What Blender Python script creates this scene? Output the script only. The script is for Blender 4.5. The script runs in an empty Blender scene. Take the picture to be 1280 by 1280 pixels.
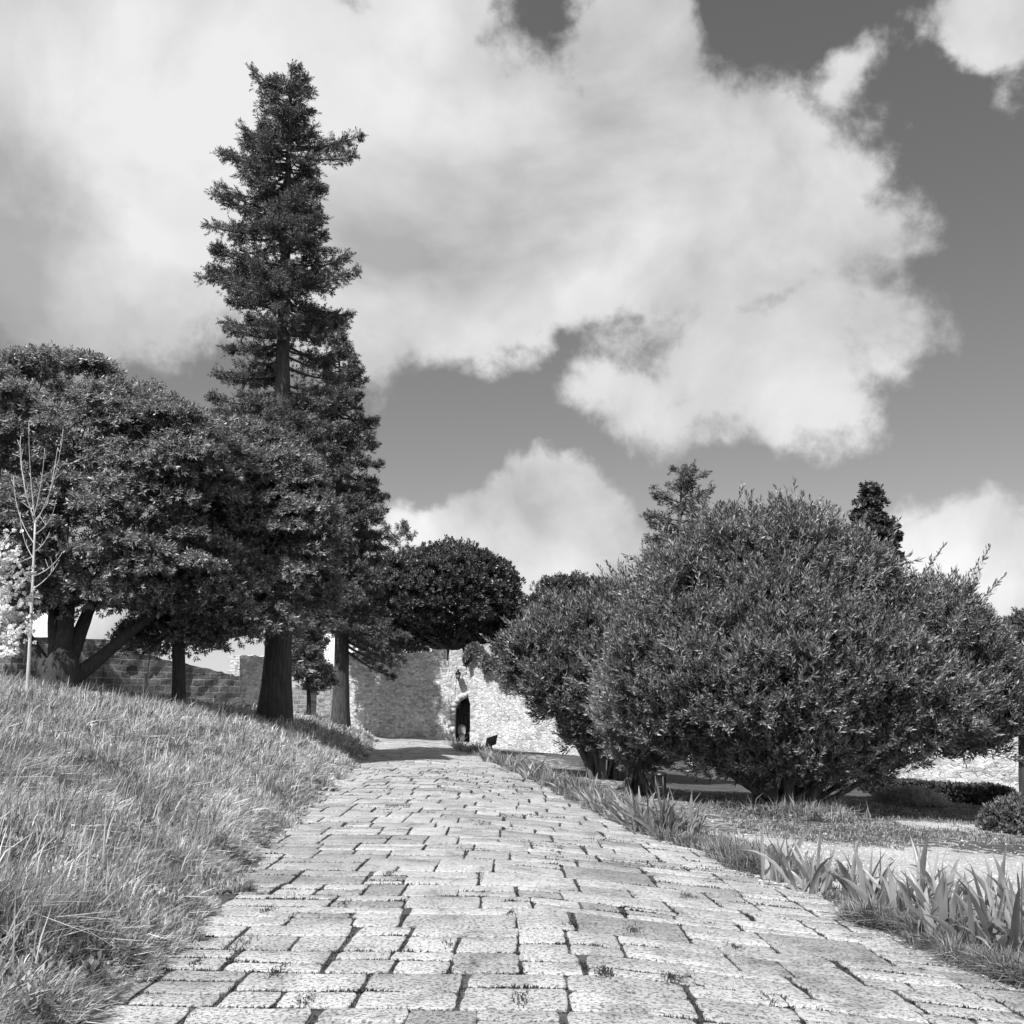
import bpy, math, numpy as np
from mathutils import Vector
R = math.radians
rng = np.random.default_rng(7)
scene = bpy.context.scene
col = scene.collection

# ---------------------------------------------------------------- camera
PITCH = R(10.87); FPX = 1250.0; CAMZ = 1.6
cam_d = bpy.data.cameras.new("camera"); cam = bpy.data.objects.new("camera", cam_d); col.objects.link(cam)
cam.location = (0, 0, CAMZ); cam.rotation_euler = (R(90) + PITCH, 0, 0)
cam_d.sensor_width = 36; cam_d.lens = 36 * FPX / 1280; cam_d.clip_end = 3000; cam_d.clip_start = 0.05
scene.camera = cam

# ---------------------------------------------------------------- light
SUN_AZ = R(34)      # light comes from behind the camera, this far to its left
SUN_EL = R(54)
SKY_STRENGTH = 0.10
sun_d = bpy.data.lights.new("sun", 'SUN'); sun = bpy.data.objects.new("sun", sun_d); col.objects.link(sun)
sun_d.energy = 4.6; sun_d.angle = R(0.5); sun_d.color = (1, 1, 1)
LD = Vector((math.sin(SUN_AZ) * math.cos(SUN_EL), math.cos(SUN_AZ) * math.cos(SUN_EL), -math.sin(SUN_EL)))
sun.rotation_euler = LD.to_track_quat('-Z', 'Y').to_euler()
vs = scene.view_settings
vs.view_transform = 'Standard'; vs.look = 'None'; vs.exposure = 0.55; vs.gamma = 1; vs.use_curve_mapping = False
try:
    scene.cycles.max_bounces = 6; scene.cycles.transparent_max_bounces = 4
    scene.cycles.diffuse_bounces = 3; scene.cycles.glossy_bounces = 2; scene.cycles.transmission_bounces = 3
except Exception: pass

def ray(px, py):
    u = (px - 640) / FPX; v = (640 - py) / FPX
    return np.array([u, math.cos(PITCH) - v * math.sin(PITCH), math.sin(PITCH) + v * math.cos(PITCH)])
def at(px, py, Y):
    d = ray(px, py); return np.array([0, 0, CAMZ]) + d * (Y / d[1])
def flat(px, py, z=0.0):
    d = ray(px, py); return np.array([0, 0, CAMZ]) + d * ((z - CAMZ) / d[2])
def azel(px, py):
    d = ray(px, py); d = d / np.linalg.norm(d)
    return math.degrees(math.atan2(d[0], d[1])), math.degrees(math.asin(d[2]))

# ---- world: physical sky turned to black and white, with cumulus by direction
class NT:
    def __init__(s, tree): s.t = tree
    def n(s, typ, **kw):
        nd = s.t.nodes.new(typ)
        for k, v in kw.items():
            if k.startswith('i_'):
                nd.inputs[int(k[2:]) if k[2:].isdigit() else k[2:].replace('_', ' ')].default_value = v
            else: setattr(nd, k, v)
        return nd
    def l(s, a, b): s.t.links.new(a, b)
    def m(s, op, a, b=None, c=None, clamp=False):
        nd = s.t.nodes.new('ShaderNodeMath'); nd.operation = op; nd.use_clamp = clamp
        for i, x in enumerate((a, b, c)):
            if x is None: continue
            if isinstance(x, (int, float)): nd.inputs[i].default_value = x
            else: s.t.links.new(x, nd.inputs[i])
        return nd.outputs[0]
    def ramp(s, fac, stops, interp='LINEAR'):
        nd = s.t.nodes.new('ShaderNodeValToRGB'); nd.color_ramp.interpolation = interp
        e = nd.color_ramp.elements
        while len(e) < len(stops): e.new(0.5)
        for el, (p, v) in zip(e, stops): el.position = p; el.color = (v, v, v, 1)
        s.t.links.new(fac, nd.inputs[0]); return nd.outputs[0]
    def mix(s, f, a, b):
        nd = s.t.nodes.new('ShaderNodeMix'); nd.data_type = 'FLOAT'
        for i, x in zip((0, 2, 3), (f, a, b)):
            if isinstance(x, (int, float)): nd.inputs[i].default_value = x
            else: s.t.links.new(x, nd.inputs[i])
        return nd.outputs[0]
    def noise(s, vec, scale, detail=4, rough=0.5, dist=0.0):
        nd = s.t.nodes.new('ShaderNodeTexNoise')
        nd.inputs['Scale'].default_value = scale; nd.inputs['Detail'].default_value = detail
        nd.inputs['Roughness'].default_value = rough; nd.inputs['Distortion'].default_value = dist
        if vec is not None: s.t.links.new(vec, nd.inputs['Vector'])
        return nd

world = bpy.data.worlds.new("World"); scene.world = world; world.use_nodes = True
wt = NT(world.node_tree)
for n_ in list(world.node_tree.nodes): world.node_tree.nodes.remove(n_)
wo = wt.n('ShaderNodeOutputWorld'); bg = wt.n('ShaderNodeBackground'); bg.inputs[1].default_value = SKY_STRENGTH
wt.l(bg.outputs[0], wo.inputs[0])
sky = wt.n('ShaderNodeTexSky'); sky.sky_type = 'NISHITA'; sky.sun_disc = False
sky.sun_elevation = SUN_EL; sky.sun_rotation = math.pi + SUN_AZ; sky.air_density = 1.0; sky.dust_density = 0.6; sky.ozone_density = 1.0
sepc = wt.n('ShaderNodeSeparateColor'); wt.l(sky.outputs[0], sepc.inputs[0])
skybw = wt.m('ADD', wt.m('MULTIPLY', sepc.outputs[0], 0.62), wt.m('MULTIPLY', sepc.outputs[1], 0.38))
tc = wt.n('ShaderNodeTexCoord'); sx = wt.n('ShaderNodeSeparateXYZ'); wt.l(tc.outputs['Generated'], sx.inputs[0])
az = wt.m('MULTIPLY', wt.m('ARCTAN2', sx.outputs[0], sx.outputs[1]), 180 / math.pi)
el = wt.m('MULTIPLY', wt.m('ARCSINE', sx.outputs[2]), 180 / math.pi)
# warp of the angles so that the outlines billow
wn = wt.noise(tc.outputs['Generated'], 5.5, 7, 0.56)
wsep = wt.n('ShaderNodeSeparateColor'); wt.l(wn.outputs['Color'], wsep.inputs[0])
az2 = wt.m('ADD', az, wt.m('MULTIPLY', wt.m('SUBTRACT', wsep.outputs[0], 0.5), 13.0))
el2 = wt.m('ADD', el, wt.m('MULTIPLY', wt.m('SUBTRACT', wsep.outputs[1], 0.5), 12.0))
cb = wt.n('ShaderNodeCombineXYZ'); wt.l(az2, cb.inputs[0]); wt.l(el2, cb.inputs[1])
def blob(px, py, rx, ry, rot=0, amp=1.0):
    a, e = azel(px, py); k = 57.3 / FPX
    mp = wt.n('ShaderNodeMapping', vector_type='TEXTURE')
    mp.inputs['Location'].default_value = (a, e, 0); mp.inputs['Rotation'].default_value = (0, 0, R(rot))
    mp.inputs['Scale'].default_value = (rx * k, ry * k, 1); wt.l(cb.outputs[0], mp.inputs[0])
    ln = wt.n('ShaderNodeVectorMath', operation='LENGTH'); wt.l(mp.outputs[0], ln.inputs[0])
    return wt.m('MULTIPLY', wt.m('SUBTRACT', 1.0, ln.outputs['Value']), amp)
CL = [(230, 110, 420, 210, 0, 1.0), (90, 330, 300, 160, 0, 1.0), (430, 330, 260, 170, 0, 1.0), (700, 230, 330, 170, -12, 1.1),
      (925, 220, 232, 158, -30, 1.15), (800, 60, 110, 110, 0, .9), (960, 435, 215, 100, -4, .75), (790, 500, 100, 70, 0, .5), (540, 20, 160, 110, 0, .8), (610, 400, 150, 80, 0, .75), (688, 350, 130, 100, 0, .85), (500, 120, 170, 130, 0, .9),
      (650, 690, 175, 100, 6, 1.15), (560, 700, 130, 70, 0, 1.0), (1235, 690, 150, 95, -8, .85), (1250, 30, 110, 75, -35, .85), (1072, 88, 45, 38, 0, .33),
      (-60, 120, 300, 200, 0, .9), (1500, 250, 180, 200, 0, .7), (-500, 300, 300, 200, 0, .8)]
f = None
for c in CL:
    b = blob(*c); 
    f = b if f is None else wt.m('SMOOTH_MAX', f, b, 0.18)
# clouds for the rest of the dome
gn = wt.noise(tc.outputs['Generated'], 1.6, 3, 0.5)
front = wt.m('SMOOTH_MIN', wt.m('MULTIPLY', wt.m('SUBTRACT', wt.m('ABSOLUTE', az), 42.0), 0.06), 1.0, 0.1)
rest = wt.m('SUBTRACT', wt.m('MULTIPLY', wt.m('SUBTRACT', gn.outputs[0], 0.48), 5.0), wt.m('SUBTRACT', 1.0, wt.m('MAXIMUM', front, -2.0)))
f = wt.m('MAXIMUM', f, rest)
fn = wt.noise(tc.outputs['Generated'], 9.0, 9, 0.6, 0.2)
f2 = wt.m('ADD', f, wt.m('MULTIPLY', wt.m('SUBTRACT', fn.outputs[0], 0.5), 1.0))
fn3 = wt.noise(tc.outputs['Generated'], 26.0, 8, 0.62, 0.3); f2 = wt.m('ADD', f2, wt.m('MULTIPLY', wt.m('SUBTRACT', fn3.outputs[0], 0.5), 0.28))
mr = wt.n('ShaderNodeMapRange', interpolation_type='SMOOTHSTEP'); wt.l(f2, mr.inputs[0])
mr.inputs[1].default_value = 0.0; mr.inputs[2].default_value = 0.30
sh = wt.noise(tc.outputs['Generated'], 4.2, 6, 0.52, 0.3)
cbri = wt.ramp(sh.outputs[0], [(0.34, 2.9), (0.48, 4.4), (0.60, 5.6)])
deep = wt.n('ShaderNodeMapRange'); wt.l(f2, deep.inputs[0]); deep.inputs[1].default_value = 0.0; deep.inputs[2].default_value = 0.7
deep.inputs[3].default_value = 0.86; deep.inputs[4].default_value = 1.04
lowb = wt.n('ShaderNodeMapRange'); wt.l(el, lowb.inputs[0]); lowb.inputs[1].default_value = 6; lowb.inputs[2].default_value = 17; lowb.inputs[3].default_value = 1.28; lowb.inputs[4].default_value = 1.0
cval = wt.m('MULTIPLY', wt.m('MULTIPLY', cbri, deep.outputs[0]), lowb.outputs[0])
SKYMUL = 0.82
fin = wt.mix(mr.outputs[0], wt.m('MULTIPLY', skybw, SKYMUL), cval)
cc = wt.n('ShaderNodeCombineColor')
for i in range(3): wt.l(fin, cc.inputs[i])
wt.l(cc.outputs[0], bg.inputs[0])

# ---------------------------------------------------------------- helpers
def tag(o, label=None, cat=None, group=None, kind=None):
    if label: o['label'] = label
    if cat: o['category'] = cat
    if group: o['group'] = group
    if kind: o['kind'] = kind
    return o
def empty(name, loc, rz=0):
    o = bpy.data.objects.new(name, None); col.objects.link(o); o.location = [float(v) for v in loc]; o.rotation_euler = (0, 0, rz)
    o.empty_display_size = 0.2; return o
def fast_mesh(name, V, faces, mat, parent=None, loc=None, smooth=False):
    """V (n,3); faces: list of integer arrays (k, w). Verts are given in world space and stored relative to the parent."""
    V = np.asarray(V, dtype=np.float32)
    me = bpy.data.meshes.new(name)
    faces = [np.asarray(q, dtype=np.int32) for q in faces if len(q)]
    off = np.zeros(3)
    if parent is not None: off = np.array(parent.location)
    elif loc is not None: off = np.array(loc)
    V = V - off.astype(np.float32)
    me.vertices.add(len(V)); me.vertices.foreach_set('co', V.ravel())
    tot = sum(q.size for q in faces); cnt = sum(len(q) for q in faces)
    me.loops.add(tot); me.polygons.add(cnt)
    me.loops.foreach_set('vertex_index', np.concatenate([q.ravel() for q in faces]))
    st = []; s0 = 0
    for q in faces:
        st.append(s0 + np.arange(len(q)) * q.shape[1]); s0 += q.size
    me.polygons.foreach_set('loop_start', np.concatenate(st).astype(np.int32))
    if smooth: me.polygons.foreach_set('use_smooth', np.ones(cnt, dtype=bool))
    me.update(calc_edges=True); me.validate()
    if mat: me.materials.append(mat)
    o = bpy.data.objects.new(name, me); col.objects.link(o)
    if parent is not None: o.parent = parent
    elif loc is not None: o.location = [float(v) for v in loc]
    return o
def nrm(a): return a / np.maximum(np.linalg.norm(a, axis=-1, keepdims=True), 1e-9)
class MB:
    def __init__(s): s.V = []; s.F = {}; s.n = 0
    def add(s, V, *faces):
        V = np.asarray(V, dtype=float)
        for q in faces:
            q = np.asarray(q)
            if len(q): s.F.setdefault(q.shape[1], []).append(q + s.n)
        s.V.append(V); s.n += len(V)
    def box(s, x0, x1, y0, y1, z0, z1):
        V = [(x, y, z) for z in (z0, z1) for y in (y0, y1) for x in (x0, x1)]
        s.add(V, [(0, 2, 3, 1), (4, 5, 7, 6), (0, 1, 5, 4), (1, 3, 7, 5), (3, 2, 6, 7), (2, 0, 4, 6)])
    def tube(s, P, rad, k=8, wob=0.0, cap=True, flute=0):
        P = np.asarray(P, dtype=float); rad = np.asarray(rad, dtype=float); n = len(P)
        T = nrm(np.gradient(P, axis=0)); up = np.array([0.13, 0.97, 0.21])
        A = nrm(np.cross(T, up)); B = np.cross(T, A)
        th = np.arange(k) * 2 * math.pi / k
        rr = rad[:, None] * np.ones((n, k))
        if flute: rr = rr * (1 + flute * (np.cos(th * 5 + 1)[None] * .6 + np.cos(th * 11)[None] * .4))
        if wob: rr = rr * (1 + wob * rng.normal(size=(n, k)))
        V = P[:, None] + rr[..., None] * (np.cos(th)[None, :, None] * A[:, None] + np.sin(th)[None, :, None] * B[:, None])
        i, j = np.meshgrid(np.arange(n - 1), np.arange(k), indexing='ij'); j2 = (j + 1) % k
        q = np.stack([i * k + j, i * k + j2, (i + 1) * k + j2, (i + 1) * k + j], -1).reshape(-1, 4)
        if cap: s.add(V.reshape(-1, 3), q, [list(range((n - 1) * k, n * k))])
        else: s.add(V.reshape(-1, 3), q)
    def build(s, name, mat, parent=None, loc=None, smooth=False):
        return fast_mesh(name, np.concatenate(s.V), [np.concatenate(v) for v in s.F.values()], mat, parent, loc, smooth)
def bez(p0, p1, p2, n):
    t = np.linspace(0, 1, n)[:, None]
    return (1 - t) ** 2 * np.asarray(p0) + 2 * t * (1 - t) * np.asarray(p1) + t * t * np.asarray(p2)
def vnoise(x, y, seed=0):
    """cheap smooth value noise"""
    x = np.asarray(x, float); y = np.asarray(y, float)
    xi = np.floor(x).astype(np.int64); yi = np.floor(y).astype(np.int64); xf = x - xi; yf = y - yi
    def h(a, b):
        v = (a * 374761393 + b * 668265263 + seed * 1442695041) & 0x7fffffff
        v = ((v ^ (v >> 13)) * 1274126177) & 0x7fffffff
        return ((v ^ (v >> 16)) & 0xffff) / 65535.0
    xf = xf * xf * (3 - 2 * xf); yf = yf * yf * (3 - 2 * yf)
    return (h(xi, yi) * (1 - xf) + h(xi + 1, yi) * xf) * (1 - yf) + (h(xi, yi + 1) * (1 - xf) + h(xi + 1, yi + 1) * xf) * yf

# ---------------------------------------------------------------- materials (all grey: the photograph is black and white)
def new_mat(name):
    m = bpy.data.materials.new(name); m.use_nodes = True
    t = NT(m.node_tree); p = m.node_tree.nodes['Principled BSDF']; return m, t, p
def greyc(t, v, sock):
    c = t.n('ShaderNodeCombineColor')
    for i in range(3): t.l(v, c.inputs[i])
    t.l(c.outputs[0], sock)
def plain(name, v, rough=0.7, metal=0, var=0.15, scale=12, bump=0.2):
    m, t, p = new_mat(name); tc = t.n('ShaderNodeTexCoord'); n = t.noise(tc.outputs['Object'], scale, 6, 0.6)
    greyc(t, t.ramp(n.outputs[0], [(0.3, v * (1 - var)), (0.7, v * (1 + var))]), p.inputs['Base Color'])
    p.inputs['Roughness'].default_value = rough; p.inputs['Metallic'].default_value = metal
    if bump:
        b = t.n('ShaderNodeBump'); b.inputs['Strength'].default_value = bump; b.inputs['Distance'].default_value = 0.02
        t.l(n.outputs[0], b.inputs['Height']); t.l(b.outputs[0], p.inputs['Normal'])
    return m
def leafmat(name, lo, hi, rough=0.45, trans=0.25, spec=0.5, bias=0.5):
    m, t, p = new_mat(name)
    g = t.n('ShaderNodeNewGeometry')
    v = t.ramp(g.outputs['Random Per Island'], [(0.0, lo), (bias, (lo + hi) / 2), (1.0, hi)])
    tcl = t.n('ShaderNodeTexCoord'); cn = t.noise(tcl.outputs['Object'], 1.6, 3, 0.6); v = t.m('MULTIPLY', v, t.ramp(cn.outputs[0], [(0.35, 0.62), (0.65, 1.35)]))
    greyc(t, v, p.inputs['Base Color'])
    p.inputs['Roughness'].default_value = rough; p.inputs['Specular IOR Level'].default_value = spec
    if trans > 0:
        tr = t.n('ShaderNodeBsdfTranslucent'); greyc(t, t.m('MULTIPLY', v, 1.3), tr.inputs[0])
        mx = t.n('ShaderNodeMixShader'); mx.inputs[0].default_value = trans
        t.l(p.outputs[0], mx.inputs[1]); t.l(tr.outputs[0], mx.inputs[2])
        t.l(mx.outputs[0], m.node_tree.nodes['Material Output'].inputs[0])
    return m
def barkmat(name, lo, hi, sc=6, bump=0.8):
    m, t, p = new_mat(name); tc = t.n('ShaderNodeTexCoord'); mp = t.n('ShaderNodeMapping'); mp.inputs['Scale'].default_value = (sc, sc, sc * .12)
    t.l(tc.outputs['Object'], mp.inputs[0]); n = t.noise(mp.outputs[0], 2.2, 8, 0.65, 0.4)
    greyc(t, t.ramp(n.outputs[0], [(0.35, lo), (0.6, hi)]), p.inputs['Base Color']); p.inputs['Roughness'].default_value = 0.9
    b = t.n('ShaderNodeBump'); b.inputs['Strength'].default_value = bump; b.inputs['Distance'].default_value = 0.08
    t.l(n.outputs[0], b.inputs['Height']); t.l(b.outputs[0], p.inputs['Normal']); return m
def rubblemat(name, lo, hi, mortar, scale=3.2, stretch=1.8, bump=0.9, stain=0.25, dist=0.06):
    m, t, p = new_mat(name); tc = t.n('ShaderNodeTexCoord'); mp = t.n('ShaderNodeMapping'); mp.inputs['Scale'].default_value = (1, 1, stretch)
    t.l(tc.outputs['Object'], mp.inputs[0])
    wn_ = t.noise(mp.outputs[0], 2.5, 3, 0.5); ad = t.n('ShaderNodeMixRGB', blend_type='ADD'); ad.inputs[0].default_value = 0.34
    t.l(mp.outputs[0], ad.inputs[1]); t.l(wn_.outputs['Color'], ad.inputs[2])
    v1 = t.n('ShaderNodeTexVoronoi', feature='DISTANCE_TO_EDGE'); v2 = t.n('ShaderNodeTexVoronoi', feature='F1')
    for v in (v1, v2): v.inputs['Scale'].default_value = scale; v.inputs['Randomness'].default_value = 0.85; t.l(ad.outputs[0], v.inputs['Vector'])
    edge = t.ramp(v1.outputs[0], [(0.0, 0.0), (0.05, .55), (0.14, 1.0)])
    sc_ = t.n('ShaderNodeSeparateColor'); t.l(v2.outputs['Color'], sc_.inputs[0])
    stone = t.ramp(sc_.outputs[0], [(0.0, lo), (0.25, (lo + hi) * .5), (1.0, hi)])
    fine = t.noise(tc.outputs['Object'], 14, 8, 0.65)
    big = t.noise(tc.outputs['Object'], 0.6, 5, 0.6)
    stone = t.m('MULTIPLY', stone, t.ramp(fine.outputs[0], [(0.35, 0.72), (0.6, 1.08)]))
    pk = t.noise(tc.outputs['Object'], 5.0, 5, 0.7, .5); pit = t.ramp(pk.outputs[0], [(0.36, 0.0), (0.47, 1.0)])
    edge = t.m('MAXIMUM', edge, t.m('MULTIPLY', pit, 0.8))
    c = t.mix(edge, mortar, stone)
    c = t.m('MULTIPLY', c, t.ramp(big.outputs[0], [(0.35, 1 - stain), (0.6, 1.0)]))
    greyc(t, c, p.inputs['Base Color']); p.inputs['Roughness'].default_value = 0.92
    h = t.m('ADD', edge, t.m('MULTIPLY', fine.outputs[0], 0.7)); h = t.m('ADD', h, t.m('MULTIPLY', sc_.outputs[1], 0.6))
    b = t.n('ShaderNodeBump'); b.inputs['Strength'].default_value = bump; b.inputs['Distance'].default_value = dist
    t.l(h, b.inputs['Height']); t.l(b.outputs[0], p.inputs['Normal']); return m
def blockmat(name, lo, hi, mortar, bw=0.5, bh=0.26, bump=0.8):
    m, t, p = new_mat(name); tc = t.n('ShaderNodeTexCoord')
    s_ = t.n('ShaderNodeSeparateXYZ'); t.l(tc.outputs['Object'], s_.inputs[0]); c_ = t.n('ShaderNodeCombineXYZ')
    wn_ = t.noise(tc.outputs['Object'], 1.7, 3)
    t.l(t.m('ADD', s_.outputs[0], t.m('MULTIPLY', wn_.outputs[0], 0.12)), c_.inputs[0]); t.l(t.m('ADD', s_.outputs[2], t.m('MULTIPLY', wn_.outputs[0], 0.16)), c_.inputs[1])
    br = t.n('ShaderNodeTexBrick'); t.l(c_.outputs[0], br.inputs['Vector']); br.inputs['Scale'].default_value = 1; br.inputs['Brick Width'].default_value = bw
    br.inputs['Row Height'].default_value = bh; br.inputs['Mortar Size'].default_value = 0.022; br.inputs['Mortar Smooth'].default_value = 0.3
    br.inputs['Color1'].default_value = (lo,) * 3 + (1,); br.inputs['Color2'].default_value = (hi,) * 3 + (1,); br.inputs['Mortar'].default_value = (mortar,) * 3 + (1,)
    fine = t.noise(tc.outputs['Object'], 9, 8, 0.65)
    bw_ = t.n('ShaderNodeRGBToBW'); t.l(br.outputs[0], bw_.inputs[0])
    greyc(t, t.m('MULTIPLY', bw_.outputs[0], t.ramp(fine.outputs[0], [(0.3, 0.65), (0.65, 1.15)])), p.inputs['Base Color']); p.inputs['Roughness'].default_value = 0.92
    h = t.m('ADD', t.m('SUBTRACT', 1.0, br.outputs['Fac']), t.m('MULTIPLY', fine.outputs[0], 0.9))
    b = t.n('ShaderNodeBump'); b.inputs['Strength'].default_value = bump; b.inputs['Distance'].default_value = 0.05
    t.l(h, b.inputs['Height']); t.l(b.outputs[0], p.inputs['Normal']); return m
def slabmat():
    m, t, p = new_mat('granite_slabs'); g = t.n('ShaderNodeNewGeometry'); tc = t.n('ShaderNodeTexCoord')
    base = t.ramp(g.outputs['Random Per Island'], [(0.0, 0.27), (0.12, 0.37), (0.5, 0.45), (1.0, 0.54)])
    pit = t.noise(tc.outputs['Object'], 40, 5, 0.68, 0.3)        # chiselled pits a few cm across
    grain = t.noise(tc.outputs['Object'], 160, 3, 0.7)
    big = t.noise(tc.outputs['Object'], 1.3, 6, 0.6)
    mid = t.noise(tc.outputs['Object'], 8, 5, 0.6)
    pitm = t.ramp(pit.outputs[0], [(0.35, 0.0), (0.47, 1.0)])
    c = t.m('MULTIPLY', base, t.ramp(pit.outputs[0], [(0.34, 0.35), (0.46, 1.0), (0.7, 1.05)]))
    c = t.m('MULTIPLY', c, t.ramp(grain.outputs[0], [(0.3, 0.78), (0.62, 1.1)]))
    c = t.m('MULTIPLY', c, t.ramp(big.outputs[0], [(0.3, 0.72), (0.6, 1.05)]))
    c = t.m('MULTIPLY', c, t.ramp(mid.outputs[0], [(0.3, 0.85), (0.6, 1.04)]))
    greyc(t, c, p.inputs['Base Color']); p.inputs['Roughness'].default_value = 0.85
    st_ = t.noise(tc.outputs['Object'], 2.6, 7, 0.72, .6); c = t.m('MULTIPLY', c, t.ramp(st_.outputs[0], [(0.34, 0.62), (0.47, 1.0), (0.7, 1.06)]))
    greyc(t, c, p.inputs['Base Color'])
    h = t.m('ADD', t.m('MULTIPLY', pitm, 1.0), t.m('MULTIPLY', mid.outputs[0], 1.3)); h = t.m('ADD', h, t.m('MULTIPLY', grain.outputs[0], 0.25))
    b = t.n('ShaderNodeBump'); b.inputs['Strength'].default_value = 0.85; b.inputs['Distance'].default_value = 0.012
    t.l(h, b.inputs['Height']); t.l(b.outputs[0], p.inputs['Normal']); return m
def groundmat():
    m, t, p = new_mat('earth_and_gravel'); tc = t.n('ShaderNodeTexCoord')
    at_ = t.n('ShaderNodeAttribute'); at_.attribute_name = 'gravel'
    n1 = t.noise(tc.outputs['Object'], 1.1, 7, 0.65); n2 = t.noise(tc.outputs['Object'], 22, 6, 0.7); n3 = t.noise(tc.outputs['Object'], 5, 5, .6)
    gm = t.m('ADD', at_.outputs['Fac'], t.m('MULTIPLY', t.m('SUBTRACT', n3.outputs[0], 0.5), 1.5)); gm = t.m('MULTIPLY', gm, t.m('GREATER_THAN', at_.outputs['Fac'], 0.03))
    gm = t.ramp(gm, [(0.38, 0.0), (0.62, 1.0)])
    soil = t.ramp(n1.outputs[0], [(0.3, 0.03), (0.6, 0.09)]); grav = t.ramp(n1.outputs[0], [(0.3, 0.34), (0.65, 0.52)])
    c = t.mix(gm, soil, grav); c = t.m('MULTIPLY', c, t.ramp(n2.outputs[0], [(0.34, 0.45), (0.6, 1.15)]))
    greyc(t, c, p.inputs['Base Color']); p.inputs['Roughness'].default_value = 0.95
    b = t.n('ShaderNodeBump'); b.inputs['Strength'].default_value = 0.7; b.inputs['Distance'].default_value = 0.03
    t.l(n2.outputs[0], b.inputs['Height']); t.l(b.outputs[0], p.inputs['Normal']); return m

M_slab = slabmat(); M_ground = groundmat()
M_rubble = rubblemat('limewashed_rubble', 0.40, 0.82, 0.36, 4.2, 2.0, 0.9, 0.2)
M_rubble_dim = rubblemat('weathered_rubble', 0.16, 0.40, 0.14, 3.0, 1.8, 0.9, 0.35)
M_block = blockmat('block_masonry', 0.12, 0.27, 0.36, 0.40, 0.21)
M_plaster = plain('lime_plaster', 0.42, 0.9, var=0.25, scale=1.5)
M_white = plain('white_plaster', 0.66, 0.9, var=0.08, scale=1.2)
M_dress = plain('dressed_stone', 0.48, 0.9, var=0.25, scale=6, bump=0.6)
M_iron = plain('black_iron', 0.03, 0.45, 0.6)
M_darkwood = plain('dark_wood', 0.035, 0.7)
M_glass = plain('lantern_glass', 0.35, 0.15)
M_tile = plain('roof_tile', 0.22, 0.9)
M_pale = plain('pale_painted_stone', 0.72, 0.8, var=0.08)
M_bark = barkmat('rough_bark', 0.05, 0.13); M_bark_red = barkmat('fluted_bark', 0.025, 0.085, 8, 1.0); M_bark_dark = barkmat('dark_bark', 0.025, 0.06, 8)
M_bark_pale = barkmat('pale_smooth_bark', 0.35, 0.6, 10, 0.2)
M_leaf_dome = leafmat('glossy_drooping_leaf', 0.04, 0.36, 0.42, 0.2, 0.5, .6)
M_leaf_con = leafmat('conifer_needles', 0.04, 0.20, 0.55, 0.12, 0.35)
M_leaf_pine = leafmat('pale_conifer_needles', 0.07, 0.20, 0.6, 0.15, 0.3)
M_leaf_round = leafmat('dense_dark_leaf', 0.025, 0.13, 0.38, 0.10, 0.55)
M_leaf_bush = leafmat('oleander_leaf', 0.04, 0.36, 0.44, 0.22, 0.5, .6)
M_leaf_far = leafmat('far_leaf', 0.09, 0.18, 0.6, 0.2, 0.3)
M_leaf_ivy = leafmat('ivy_leaf', 0.03, 0.10, 0.45, 0.15, 0.4)
M_grass = leafmat('meadow_grass_blade', 0.09, 0.80, 0.42, 0.35, 0.45, .6)
M_verge = leafmat('verge_grass_blade', 0.05, 0.42, 0.5, 0.30, 0.35)
M_weed = leafmat('joint_weed', 0.02, 0.085, 0.6, 0.25, 0.3)
M_iris = leafmat('iris_sword_leaf', 0.14, 0.50, 0.38, 0.35, 0.5)
M_blossom = leafmat('white_blossom', 0.6, 0.85, 0.7, 0.35, 0.2)

# ---------------------------------------------------------------- terrain
LP = [(90, 1280), (190, 1200), (275, 1120), (345, 1040), (395, 1000), (440, 960), (462, 935)]
RP = [(1330, 1255), (1160, 1200), (1010, 1132), (925, 1092), (860, 1060), (790, 1040), (690, 990), (640, 965), (603, 948), (556, 930)]
lp = np.array([flat(*p) for p in LP]); rp = np.array([flat(*p) for p in RP])
for _ in range(3):
    hwid = (rp[:, 0] - np.interp(rp[:, 1], lp[:, 1], lp[:, 0])) / 2
    rp = np.array([flat(p[0], p[1], -1.7 * (1 - math.exp(-.055 * h_))) for p, h_ in zip(RP, hwid)])
def XL(Y): return np.interp(Y, np.r_[-10, lp[:, 1], 70], np.r_[-1.3, lp[:, 0], -9.0])
def XR(Y): return np.interp(Y, np.r_[-10, rp[:, 1], 70], np.r_[4.2, rp[:, 0], -5.5])
PATH_END = 45.0
def zf(X, Y):
    X = np.asarray(X, float); Y = np.asarray(Y, float); Yc = np.clip(Y, 0, 46)
    xl = XL(Yc); xr = XR(Yc); xc = (xl + xr) / 2
    d = np.maximum(xl - X, 0); k = 0.10 + 0.006 * np.clip(Y, 0, 32)
    A = 2.3 * (1 - 0.45 * np.clip((Y - 36) / 14, 0, 1))
    z = A * (1 - np.exp(-k * d)) + 0.02 * np.clip(d - 10, 0, 60)
    z = z * (1 - 0.30 * np.clip((Y - 27) / 6, 0, 1) * np.clip((d - 2.5) / 4, 0, 1))
    r = np.maximum(X - xc, 0)
    z = z - 1.7 * (1 - np.exp(-0.055 * r))
    out = np.maximum(np.maximum(xl - X, X - xr), 0); w = np.clip(out / 1.5, 0, 1)
    z = z + w * (0.10 * (vnoise(X * .6, Y * .6, 3) - .5) + 0.22 * (vnoise(X * .15, Y * .15, 5) - .5))
    mound = 0.0
    return z + mound
def zpath(X, Y): return zf(X, Y)
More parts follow.
